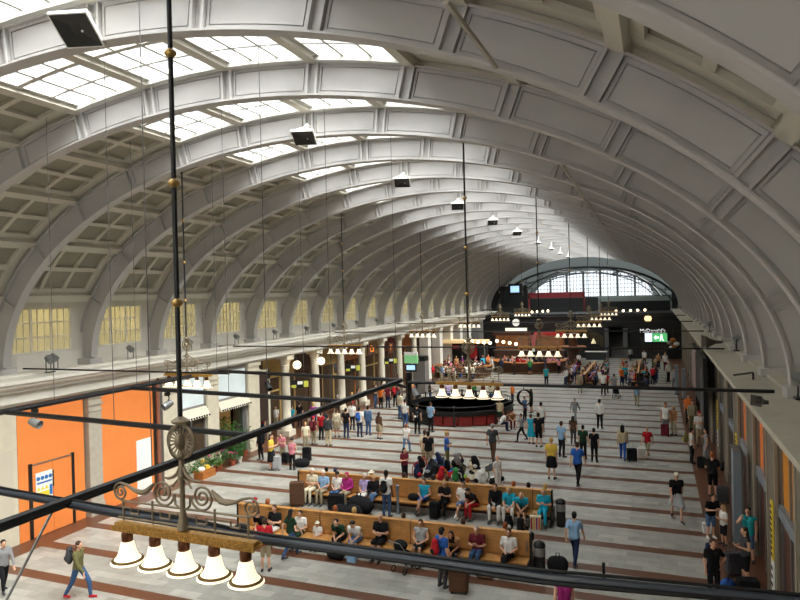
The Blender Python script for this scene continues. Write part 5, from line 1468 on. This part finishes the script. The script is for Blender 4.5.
S(575, 565, 512, 170, 'walk', ('lightblue', 'short'), ('navy', 'trousers'), ('black', 'short'), 'person in light blue shirt and dark trousers walking past the bin')
S(387, 517, 470, 180, 'stand', ('white', 'short'), ('jeans', 'trousers'), ('black', 'short'), 'man in striped white shirt and jeans with black rucksack at the second bench', skin='d')
S(714, 600, 539, 15, 'hip', ('black', 'short'), ('black', 'trousers'), ('brown', 'short'), 'stout man in black T-shirt holding a blue bag on the dim side')
S(746, 585, 527, -70, 'phone', ('darkgrey', 'no'), ('black', 'shorts'), ('brown', 'long'), 'woman in grey tank top and black shorts beside the dim pilaster')
S(749, 562, 507, -20, 'raise', ('teal', 'no'), ('denim', 'shorts'), ('black', 'short'), 'woman in patterned teal top raising her hand on the dim side')
S(724, 545, 505, -60, 'phone', ('white', 'short'), ('black', 'shorts'), ('blond', 'long'), 'blond girl in white T-shirt and black shorts on the dim side', child=True)
S(711, 538, 496, 20, 'stoop', ('black', 'short'), ('denim', 'shorts'), ('black', 'short'), 'woman in black top and denim shorts with white shoes and white bag', shoes='white')
S(713, 497, 452, 170, 'fold', ('black', 'short'), ('black', 'shorts'), ('ginger', 'short'), 'big man in black T-shirt and black shorts seen from behind')
S(677, 520, 472, 10, 'walk', ('black', 'short'), ('silver', 'skirt'), ('cream', 'cap'), 'person in white cap black top and pale skirt walking toward the balcony')
S(692, 463, 428, 100, 'stand', ('white', 'short'), ('black', 'trousers'), ('black', 'short'), 'person in white shirt with yellow rucksack beside the dim pilasters')
S(707, 466, 428, -90, 'raise', ('grey', 'no'), ('grey', 'dress'), ('black', 'long'), 'woman in grey dress facing the yellow rucksack person')
S(700, 446, 410, 10, 'fold', ('white', 'short'), ('khaki', 'trousers'), ('red', 'cap'), 'man in red cap and white T-shirt with folded arms')
S(693, 432, 400, 10, 'stand', ('khaki', 'long'), ('olive', 'trousers'), ('black', 'short'), 'person in khaki clothes behind the red cap man')
S(689, 424, 393, 0, 'stand', ('orange', 'short'), ('black', 'trousers'), ('black', 'short'), 'person in orange top by the black hoarding')
S(666, 435, 402, -10, 'stand', ('white', 'no'), ('grey', 'trousers'), ('black', 'short'), 'man in white vest beside a dark red suitcase', skin='m')
S(674, 435, 406, -30, 'stand', ('tan', 'no'), ('beige', 'trousers'), ('blond', 'long'), 'blond woman in tan top beside the man in white vest')
S(648, 458, 430, -20, 'walk', ('red', 'short'), ('khaki', 'shorts'), ('blond', 'short'), 'person in red T-shirt and khaki shorts carrying a white bag')
S(623, 460, 425, 180, 'walk', ('beige', 'long'), ('blue', 'trousers'), ('black', 'long'), 'woman in beige poncho and bright blue trousers pulling a black suitcase')
S(600, 428.5, 399, 170, 'stand', ('white', 'long'), ('black', 'trousers'), ('black', 'short'), 'man in white shirt and black trousers alone in mid floor')
S(575, 422, 400, 160, 'walk', ('grey', 'long'), ('grey', 'trousers'), ('grey', 'short'), 'person all in grey walking away in mid floor')
S(562, 457, 421, 150, 'stand', ('lightblue', 'short'), ('black', 'trousers'), ('brown', 'short'), 'man in light blue shirt and black trousers in the group of four')
S(573.5, 444, 416, 170, 'stand', ('brown', 'short'), ('darkgrey', 'trousers'), ('black', 'long'), 'person in brown top at the back of the group of four')
S(583.5, 459, 425, 175, 'stand', ('darkgreen', 'short'), ('black', 'trousers'), ('black', 'short'), 'person in dark green with a strap in the group of four')
S(594.5, 462, 428, 180, 'stand', ('black', 'short'), ('black', 'trousers'), ('black', 'short'), 'person all in black at the end of the group of four')
S(578, 485, 440, 170, 'walk', ('blue', 'short'), ('black', 'trousers'), ('brown', 'short'), 'man in blue shirt and black trousers walking with a shoulder bag')
S(552, 479, 437, 175, 'stand', ('yellow', 'short'), ('black', 'skirt'), ('blond', 'short'), 'woman in yellow top and black skirt in mid floor')
S(539, 447, 412, 175, 'stand', ('black', 'short'), ('black', 'shorts'), ('black', 'short'), 'person in black T-shirt and black shorts seen from behind by the railing')
S(531.5, 444, 414, 170, 'stand', ('turquoise', 'no'), ('turquoise', 'dress'), ('brown', 'short'), 'person in turquoise dress beside the black shorts person')
S(522, 441, 416, -60, 'walk', ('grey', 'short'), ('black', 'trousers'), ('brown', 'short'), 'person in grey top striding toward the railing')
S(541.5, 432, 402, 180, 'stand', ('white', 'short'), ('black', 'trousers'), ('black', 'short'), 'person in white shirt behind the black shorts person')
S(493, 461, 412, 180, 'walk', ('darkgrey', 'short'), ('brown', 'trousers'), ('grey', 'short'), 'walker in dark grey with a black shoulder bag before the railing')
S(429, 470, 431, 185, 'stand', ('black', 'short'), ('khaki', 'shorts'), ('black', 'short'), 'man in black T-shirt standing behind the luggage heap')
S(425.5, 468, 430, 175, 'stand', ('cream', 'short'), ('khaki', 'trousers'), ('brown', 'short'), 'person in cream top half hidden by the black T-shirt man')
S(447.5, 470, 431, 110, 'fold', ('blue', 'short'), ('olive', 'trousers'), ('blond', 'short'), 'man in bright blue T-shirt and olive trousers behind the heap')
S(406.5, 453, 424, 175, 'walk2', ('white', 'short'), ('denim', 'trousers'), ('ginger', 'short'), 'person in striped white top walking from the heap')
S(405, 483, 454, 60, 'phone', ('wine', 'short'), ('black', 'trousers'), ('black', 'long'), 'woman with black hair and dark red top beside the heap', h=1.62)
S(498, 492, 462, 60, 'stand', ('white', 'short'), ('white', 'trousers'), None, 'bald man in white shirt with black bag behind the second bench')
S(417.5, 434, 399, 180, 'stand', ('black', 'short'), ('black', 'trousers'), ('black', 'short'), 'person in black with white shoulder straps before the railing')
S(431, 432, 402, 160, 'phone', ('lightblue', 'short'), ('black', 'trousers'), ('brown', 'short'), 'person in light blue top and black trousers before the railing')
S(405.5, 427, 399, 170, 'stand', ('white', 'short'), ('jeans', 'trousers'), ('black', 'short'), 'person in white top and jeans beside the black strapped person')
S(400.5, 419, 391, 150, 'stand', ('cream', 'short'), ('denim', 'trousers'), ('brown', 'short'), 'person in cream top and denim trousers near the junction box')
S(379.5, 439, 412, 160, 'stand', ('brown', 'long'), ('khaki', 'skirt'), ('brown', 'long'), 'long haired woman in brown top and khaki skirt on the shop side')
S(360, 437, 407, 180, 'stand', ('white', 'short'), ('navy', 'trousers'), ('black', 'short'), 'person with a large blue rucksack in the shop side group')
S(368.5, 435, 406, 175, 'stand', ('denim', 'long'), ('jeans', 'trousers'), ('black', 'short'), 'person in denim jacket and jeans beside the blue rucksack')
S(346.5, 438, 408, 178, 'stand', ('black', 'short'), ('navy', 'trousers'), ('black', 'short'), 'person in black top in the shop side group')
S(352.5, 430, 402, 180, 'stand', ('white', 'short'), ('black', 'trousers'), ('brown', 'short'), 'person in white top between black top and blue rucksack')
S(328.5, 446, 414, 180, 'stand', ('darkgrey', 'long'), ('beige', 'trousers'), ('brown', 'short'), 'person in dark grey hooded top and beige trousers on the shop side')
S(337, 437, 409, 185, 'stand', ('cream', 'long'), ('khaki', 'skirt'), ('brown', 'short'), 'person in cream coat beside the grey hooded top')
S(314, 445, 416, 170, 'stand', ('wine', 'short'), ('khaki', 'trousers'), ('red', 'short'), 'person with red hair and dark red rucksack before the arcade columns')
S(271.5, 470, 434, 100, 'phone', ('yellow', 'short'), ('black', 'dress'), ('brown', 'long'), 'woman in yellow top and black skirt holding a silver suitcase', near=True)
S(261, 460, 428, -10, 'stand', ('black', 'long'), ('black', 'trousers'), ('black', 'short'), 'person all in black at the flower shop corner', skin='m')
S(283, 462, 432, 10, 'stoop', ('pink', 'short'), ('khaki', 'trousers'), ('black', 'short'), 'person in pink top bending over a bag near the flower shop')
S(292.5, 470, 438, 180, 'fold', ('pink', 'no'), ('black', 'trousers'), ('black', 'hat'), 'person in pink top and black trousers beside two black bags')
S(306, 450, 425, 30, 'stand', ('cream', 'short'), ('khaki', 'trousers'), ('blond', 'short'), 'fair person in cream top and khaki trousers beside a black suitcase')
S(292, 432, 405, 170, 'stand', ('turquoise', 'short'), ('black', 'trousers'), ('brown', 'short'), 'person in turquoise top before the first arcade column')
S(268, 428, 404, 30, 'stand', ('beige', 'short'), ('beige', 'trousers'), ('brown', 'short'), 'person in beige before the dark doorway')
S(276, 430, 406, 0, 'stand', ('white', 'short'), ('beige', 'trousers'), ('brown', 'short'), 'person in white before the dark doorway')
S(300, 428, 402, 190, 'stand', ('black', 'short'), ('black', 'trousers'), ('black', 'short'), 'person in black between the globe lamp columns')
S(500, 424, 399, 190, 'stand', ('beige', 'short'), ('darkgreen', 'shorts'), ('brown', 'short'), 'person in beige top and green shorts at the railing side')
S(512, 428, 408, 20, 'sit_lean', ('tan', 'no'), ('wine', 'trousers'), ('brown', 'short'), 'person in tan top crouching by the railing', h=1.7)
S(525, 420, 402, 60, 'stand', ('denim', 'short'), ('black', 'trousers'), ('black', 'short'), 'person in denim shirt under the hanging cable coil')
S(500.5, 431, 411, 120, 'sit_lean', ('white', 'short'), ('navy', 'trousers'), ('black', 'short'), 'person in white top sitting low beside the railing', h=1.65)
S(388, 408, 384, 175, 'stand', ('wine', 'short'), ('navy', 'trousers'), ('black', 'short'), 'person in dark red top and navy trousers on the shop side walkway')
S(395.5, 407, 383, 178, 'stand', ('wine', 'long'), ('black', 'trousers'), ('brown', 'short'), 'person with a big red rucksack on the shop side walkway')
S(381, 408, 386, 170, 'stand', ('orange', 'short'), ('black', 'trousers'), ('ginger', 'short'), 'person in orange top on the shop side walkway')
S(411.5, 405, 381, 180, 'stand', ('red', 'short'), ('black', 'trousers'), ('navy', 'cap'), 'person in blue cap and red top beside the grey pillar')
S(258, 424, 402, 20, 'stand', ('tan', 'short'), ('khaki', 'trousers'), ('blond', 'short'), 'fair person in tan top at the flower shop side of the dark doorway')
S(263.5, 436, 413, -20, 'stand', ('red', 'short'), ('jeans', 'trousers'), ('brown', 'short'), 'person in red top before the dark doorway')
S(284, 427, 404, 40, 'stand', ('pink', 'short'), ('beige', 'trousers'), ('grey', 'short'), 'grey haired person in pink before the first arcade column')
S(321.5, 440, 412, 175, 'stand', ('red', 'short'), ('black', 'trousers'), ('brown', 'short'), 'person in red top and black trousers beside the grey hooded top')
far = dict(near=False)
S(603.5, 395, 371, 175, 'stand', ('white', 'short'), ('black', 'trousers'), ('black', 'short'), 'man in white and red top before the seated crowd by the brown kiosk', **far)
S(606.5, 393, 372, 170, 'stand', ('red', 'short'), ('black', 'trousers'), ('black', 'short'), 'person in red top before the seated crowd by the brown kiosk', **far)
S(580, 393, 372, 178, 'stand', ('khaki', 'short'), ('khaki', 'trousers'), ('brown', 'short'), 'person in khaki before the seated crowd by the brown kiosk', **far)
S(637, 406, 384, 180, 'walk', ('lightblue', 'short'), ('khaki', 'trousers'), ('ginger', 'short'), 'man in light blue shirt and khaki trousers walking to the far crowd', **far)
S(614.5, 396, 374, 170, 'stand', ('grey', 'short'), ('grey', 'trousers'), ('black', 'short'), 'person in grey pushing a pushchair between the two seated crowds', **far)
S(546.5, 386, 366, 170, 'stand', ('teal', 'short'), ('black', 'trousers'), ('brown', 'short'), 'person in teal top at the end of the curved bar', **far)
S(567.5, 384, 365, -60, 'walk', ('green', 'short'), ('darkgreen', 'trousers'), ('brown', 'short'), 'person in green walking past the brown kiosk', **far)
S(579, 368, 353, 175, 'stand', ('white', 'short'), ('black', 'trousers'), ('brown', 'short'), 'person in white shirt beside the brown kiosk', **far)
S(630.5, 361, 349, 170, 'walk', ('silver', 'short'), ('black', 'trousers'), ('grey', 'short'), 'person in silver grey beside the far steps', **far)
S(619, 357, 349, 0, 'sit', ('wine', 'short'), ('black', 'trousers'), ('black', 'short'), 'person in dark red sitting on the far steps', h=1.7, **far)
S(644.5, 365, 350, 0, 'stand', ('white', 'short'), ('brown', 'trousers'), ('black', 'short'), 'person in white shirt before the gridded shop window', **far)
S(658.5, 369, 353, 10, 'stand', ('tan', 'no'), ('black', 'trousers'), ('black', 'short'), 'person in tan top before the gridded shop window', **far)
S(665.5, 371, 350, 20, 'stand', ('white', 'short'), ('wine', 'trousers'), ('blond', 'short'), 'blond person in white and dark red near the dim far corner', **far)
S(668.5, 382, 361, 60, 'stand', ('white', 'short'), ('black', 'trousers'), ('cream', 'cap'), 'person in white cap and white shirt near the steel pylons', **far)
S(674, 389, 368, 10, 'stand', ('silver', 'short'), ('grey', 'trousers'), ('brown', 'short'), 'person in silver grey with a trolley by the dim wall', **far)
# ---------------------------------------------------------------- the seated crowds, the bar guests
tops = ['red', 'white', 'black', 'tan', 'wine', 'orange', 'cream', 'brown', 'purple', 'turquoise', 'grey', 'pink', 'navy', 'green', 'lilac', 'darkgrey']
hairs = [('black', 'short'), ('brown', 'short'), ('brown', 'long'), ('blond', 'short'), ('black', 'long'), ('ginger', 'short'), ('grey', 'short')]
rq = random.Random(11)
def crowd(n, place, label, group, poses=('sit', 'sit_cross', 'sit_lean', 'sit_read'), tops=tops):
    for i in range(n):
        loc, rz = place(i)
        person(loc, rz, rq.choice(poses), (rq.choice(tops), rq.choice(('short', 'short', 'no', 'long'))), (rq.choice(['black', 'jeans', 'khaki', 'navy', 'brown']), rq.choice(('trousers', 'trousers', 'shorts'))), rq.choice(hairs), label, rq.uniform(.93, 1.04), False, rq.choice('llmd'), group=group)
def on_bench(x, y0, y1):
    def f(i):
        s = 1 if i % 2 else -1
        return (x+s*.29, y0+(i//2)*.62+rq.uniform(-.06, .06), .05), (90 if s > 0 else -90)
    return f
crowd(32, on_bench(-5.9, 61.2, 71), 'seated traveller in the crowd on the far bench by the brown kiosk', 'seated crowd by the brown kiosk')
crowd(32, on_bench(-1.5, 62.8, 72), 'seated traveller in the crowd on the far bench on the dim side', 'seated crowd on the dim side')
def scatter(pts):
    def f(i): return (pts[i][0], pts[i][1], 0), rq.uniform(-180, 180)
    return f
P1_ = [(-7.3+rq.uniform(-.25, .25), 61.5+.95*i) for i in range(9)]+[(-4.6+rq.uniform(-.2, .2), 61.2+.95*i) for i in range(9)]
crowd(18, scatter(P1_), 'traveller standing about the far bench by the brown kiosk', 'standing crowd by the brown kiosk', ('stand', 'phone', 'fold'))
P2_ = [(-2.9+rq.uniform(-.25, .25), 63+1.0*i) for i in range(9)]+[(-.1+rq.uniform(-.2, .2), 64+1.0*i) for i in range(8)]
crowd(17, scatter(P2_), 'traveller standing about the far bench on the dim side', 'standing crowd on the dim side', ('stand', 'phone', 'fold'))
def bar_ring(x, y, r, a0, a1, n):
    return [(x+r*math.cos(a0+(a1-a0)*i/(n-1)), y+r*math.sin(a0+(a1-a0)*i/(n-1))) for i in range(n)]
P3_ = bar_ring(-12.9, 73.5, 2.75, PI*1.02, PI*2.02, 14)+bar_ring(-12.9, 73.8, 1.6, PI*1.05, PI*1.95, 7)
crowd(21, scatter(P3_), 'guest standing inside the curved dark wood bar nearer the middle', 'guests of the middle bar', ('stand', 'phone', 'fold', 'raise'), ['white', 'wine', 'black', 'pink', 'red', 'cream', 'navy', 'brown'])
P4_ = bar_ring(-18.6, 67.5, 1.9, PI*1.0, PI*2.0, 10)+bar_ring(-18.3, 63.4, 1.2, PI*.9, PI*2.1, 7)
crowd(17, scatter(P4_), 'guest standing at the curved bar beside the red café', 'guests of the café bar', ('stand', 'phone', 'fold', 'raise'), ['white', 'red', 'cream', 'wine', 'pink', 'white', 'black', 'red'])
P5_ = [(-21.2+.75*i+rq.uniform(-.1, .1), 70.7+rq.uniform(-.1, .1)) for i in range(6)]
crowd(6, scatter(P5_), 'customer queuing at the red and black café front', 'café customers', ('stand', 'fold'))
P6_ = [(cx+dx, cy+dy) for dx, dy in ((-3.8, 5.2), (-2.3, 5.2), (-2.3, 6.6), (-.6, 6.8), (.9, 6.9), (1.1, 5.3), (2.7, 5.4), (-4.6, 3.4), (-5.0, 1.6), (4.6, 2.6))]
crowd(10, scatter(P6_), 'person standing behind the round railing by the bar tables', 'people behind the round railing', ('stand', 'phone', 'fold'))
P8_ = bar_ring(-12.9, 73.5, 4.5, PI*1.1, PI*1.9, 8)
crowd(8, scatter(P8_), 'guest standing at the outside of the curved dark wood bar', 'guests before the middle bar', ('stand', 'phone', 'fold'))
P9_ = [(-21.0+.8*i+rq.uniform(-.15, .15), 61.5+rq.uniform(-1.2, 1.2)) for i in range(7)]
crowd(7, scatter(P9_), 'person waiting between the grey pillar and the café bar', 'people before the café bar', ('stand', 'phone', 'fold'), ['white', 'red', 'cream', 'denim', 'white', 'wine'])
P7_ = [(-20.6, 38.2), (-20.4, 39.4), (-20.7, 41.9), (-20.2, 43.2), (-20.8, 45.6), (-20.1, 47.2), (-20.6, 49.8), (-20.2, 51.0), (-20.7, 53.5)]
crowd(9, scatter(P7_), 'passer-by in the walkway before the arcade columns', 'passers-by at the arcade', ('stand', 'walk', 'fold'))

# ---------------------------------------------------------------- luggage about the floor
def G(px, py): return onz(px, py)
def on_back(px, py, ytop, rz, col, label, s=.85, accent='black', off=.17, h=1.75):
    p = onz(px, py); a = math.radians(rz)
    back = Vector((-math.sin(a), math.cos(a), 0))               # behind someone facing rz
    backpack(p+back*(off+.10)+Vector((0, 0, h*.56)), rz+180, col, label, s, accent=accent)
on_back(79, 598, 541, 100, 'darkgrey', 'grey rucksack on the walker below the chandelier')
on_back(443, 587, 527, 150, 'red', 'red rucksack on the man in blue T-shirt')
on_back(387, 517, 470, 180, 'black', 'black rucksack on the man in striped shirt')
on_back(692, 463, 428, 100, 'olive', 'olive yellow rucksack on the person in white shirt', accent='yellow')
on_back(714, 600, 539, 15, 'navy', 'navy rucksack on the stout man in black')
on_back(360, 437, 407, 180, 'blue', 'large blue rucksack in the shop side group', .95)
on_back(395.5, 407, 383, 178, 'red', 'big red rucksack on the shop side walkway', .95)
on_back(314, 445, 416, 170, 'wine', 'dark red rucksack before the arcade columns', .8)
on_back(417.5, 434, 399, 180, 'black', 'black rucksack with white straps before the railing', .8, accent='white')
heap = [(417, 480, 'navy', 'red'), (425, 482, 'black', 'grey'), (433, 481, 'black', 'darkgrey'), (440, 483, 'red', 'orange'), (448, 482, 'red', 'blue'), (456, 483, 'green', 'white'), (463, 484, 'black', 'lime'), (470, 484, 'cream', 'black'), (477, 485, 'white', 'black'), (484, 486, 'white', 'olive'), (489, 488, 'black', 'white'), (421, 476, 'wine', 'black'), (429, 475, 'black', 'navy'), (438, 475, 'darkgrey', 'white'), (446, 475, 'black', 'grey'), (455, 476, 'black', 'teal'), (464, 476, 'olive', 'black'), (473, 478, 'beige', 'black'), (481, 480, 'black', 'cream')]
for i, (px, py, c, a) in enumerate(heap):
    front = i < 11
    lab = f'{c} rucksack with {a} pocket lying in the {"front" if front else "back"} row of the luggage heap'
    lie = i % 3 == 1
    backpack(G(px, py)+Vector((0, 0, .22 if lie else .07)), rq.uniform(-80, 80), c, lab, 1.2, ((-1.25 if lie else rq.uniform(-.35, .2)), rq.uniform(-.45, .45)), a, None)
suitcase(G(459, 592), 10, 'brown', 'large dark brown suitcase behind the man with red rucksack', .55, .32, .74)
suitcase(G(632, 461), 20, 'black', 'black wheeled suitcase pulled by the woman in beige poncho', .45, .3, .6)
suitcase(G(665, 436), 0, 'wine', 'dark red suitcase between the white vest man and tan top woman', .45, .28, .65)
suitcase(G(277, 470), 10, 'silver', 'silver suitcase beside the woman in yellow top', .42, .26, .66)
suitcase(G(307, 461), 5, 'black', 'upright black suitcase beside the fair person in cream', .44, .28, .68)
suitcase(G(286, 463), -10, 'black', 'black suitcase between the two people in pink', .42, .28, .5)
duffel(G(302, 467), 20, 'black', 'black holdall at the feet of the person in pink top', .75, .22)
duffel(G(545, 575)+Vector((.35, .25, 0)), 10, 'black', 'black round bag beside the bin of the nearer bench', .6, .26)
suitcase((seat_x(335, YBK-1.1), YBK-1.0, 0), 10, 'black', 'black upright case before the black cap person of the second bench', .6, .35, .62, False)
duffel((seat_x(346, YBK-1.7), YBK-1.75, 0), 15, 'black', 'long black holdall on the floor between the two benches', 1.2, .27)
duffel((seat_x(360, YBK-1.1), YBK-1.05, 0), -20, 'black', 'bulky black bag before the lilac woman', 1.1, .34)
duffel((seat_x(373, YBK-1.9), YBK-2.1, 0), 10, 'wine', 'dark red handbag on the floor near the striped shirt man', .5, .15)
suitcase((seat_x(299, YBK-.75), YBK-.9, 0), 25, 'brown', 'large brown covered case at the free end of the second bench', .6, .42, .95, False)
suitcase((seat_x(303, YBK-.2), YBK+.8, 0), 0, 'black', 'black trolley with tall handle behind the brown covered case', .4, .3, .75)
suitcase((seat_x(433, YBK-.95), YBK-.8, 0), 0, 'black', 'black case between the turquoise and black top women', .36, .26, .6, False)
duffel((seat_x(414, YBK-.3), YBK-.3, .46), 0, 'black', 'black handbag on the bench beside the turquoise skirt woman', .5, .13)
backpack((seat_x(508.5, YBK-1.35), YBK-1.35, 0), 10, 'black', 'black and white rucksack before the blond turquoise woman', 1.0, accent='white')
backpack((seat_x(521, YBK-1.4), YBK-1.45, 0), -20, 'black', 'black rucksack before the balding turquoise man', .95)
shopping_bag((seat_x(535, YBK-.95), YBK-.9, 0), 10, 'cream', 'cream carrier bag with coloured stripes beside the all turquoise woman', .4, .5, ['red', 'yellow', 'purple', 'orange'])
duffel((seat_x(455, YF-.95), YF-.95, 0), 10, 'darkgrey', 'dark grey holdall under the long haired woman in tan', .7, .2)
duffel((seat_x(484, YF-.9), YF-.85, 0), 0, 'beige', 'beige patterned bag at the feet of the grey haired person', .5, .15)
duffel((seat_x(335, YF-.95), YF-.9, 0), 0, 'black', 'black bag at the feet of the person in dark green', .6, .17)
shopping_bag((seat_x(354, YF-.75), YF-.95, 0), 0, 'lightblue', 'pale blue carrier bag hanging before the person in black cap', .35, .5)
suitcase((seat_x(242, YF-1.0), YF-1.0, 0), 0, 'black', 'black suitcase below the last bell shade', .45, .3, .75)
pushchair((seat_x(405, YF-1.05), YF-1.05, 0), 160, 'black', 'folded black pushchair before the nearer bench')
pushchair(G(616.5, 398), 170, 'black', 'dark pushchair between the two seated crowds')
suitcase(G(733, 575), 20, 'darkgrey', 'dark grey suitcase between the stout man and the tank top woman', .4, .26, .66)
suitcase(G(748, 598), 10, 'black', 'black case at the foot of the dim pilaster', .55, .35, .5, False)
duffel(G(727, 594), 70, 'blue', 'blue sports bag beside the stout man in black', .7, .2)
shopping_bag(G(707, 533), 10, 'white', 'white carrier bag held low by the woman in denim shorts', .3, .35)
suitcase(G(723, 503), 0, 'darkgrey', 'dark suitcase behind the blond girl', .45, .28, .62)
shopping_bag(G(641.5, 457), 10, 'white', 'white carrier bag beside the person in red T-shirt', .4, .45)
duffel(G(717, 470)+Vector((.3, 0, 0)), 60, 'black', 'black bag by the pilaster behind the big man', .6, .2)
suitcase(G(700, 470)+Vector((.1, .3, 0)), 0, 'black', 'black case between rucksack person and woman in grey dress', .4, .26, .5, False)

top_heap = [(423, 472, 'black', 'red'), (432, 470, 'darkgrey', 'blue'), (441, 470, 'navy', 'grey'), (450, 469, 'black', 'olive'), (459, 470, 'grey', 'black'), (468, 471, 'cream', 'olive'), (476, 473, 'black', 'white'), (485, 476, 'darkgrey', 'cream')]
for i, (px, py, c, a) in enumerate(top_heap):
    q = onz(px, py+9, .0)
    backpack(Vector((q.x, q.y+.25, .58)), rq.uniform(-90, 90), c, f'{c} rucksack with {a} pocket thrown on top of the luggage heap', 1.1, (-1.2 if i % 2 else .4, rq.uniform(-.5, .5)), a, None)
bpy.data.scenes.remove(_ws)
# ================================================================ light
w = bpy.data.worlds.new('sky'); sc.world = w; w.use_nodes = True
bg = w.node_tree.nodes['Background']; bg.inputs[0].default_value = (.93, .97, 1.0, 1); bg.inputs[1].default_value = 1.6
def area(name, loc, rot, sx, sy, power, col=(1, 1, 1)):
    l = bpy.data.lights.new(name, 'AREA'); l.shape = 'RECTANGLE'; l.size = sx; l.size_y = sy; l.energy = power; l.color = col
    o = bpy.data.objects.new(name, l); COL.objects.link(o); o.location = loc; o.rotation_euler = rot
    return o
pz = arc(LARC/2, DEP).y
for n in range(N0, N1):
    area('skylight_daylight', (AX, ribY(n)+SP/2, pz+.75), (0, 0, 0), 9.6, SP-.6, 540, (.98, .985, 1))
# lamps added in the closed gallery corridor brighten its glass; daylight at near lunette
for j in range(6):
    area('corridor_fill', (-24.3, 10+j*14, 8.85), (0, 0, 0), 1.2, 12, 190, (1, .96, .86))
area('near_lunette_daylight', (AX, -4.15, 9.4), (PI/2, 0, PI), 15, 4.4, 8200, (.95, .97, 1))
s = bpy.data.lights.new('sun', 'SUN'); s.energy = 22; s.angle = math.radians(45); s.color = (1, .97, .92)
so = bpy.data.objects.new('sun', s); COL.objects.link(so)
d = Vector((-.74, .18, -1.0)); so.rotation_euler = d.to_track_quat('-Z', 'Y').to_euler(); so.location = (0, 20, 30)
sc.view_settings.view_transform = 'Standard'; sc.view_settings.look = 'None'
sc.view_settings.gamma = 1; sc.view_settings.exposure = 0.12; sc.view_settings.use_curve_mapping = False
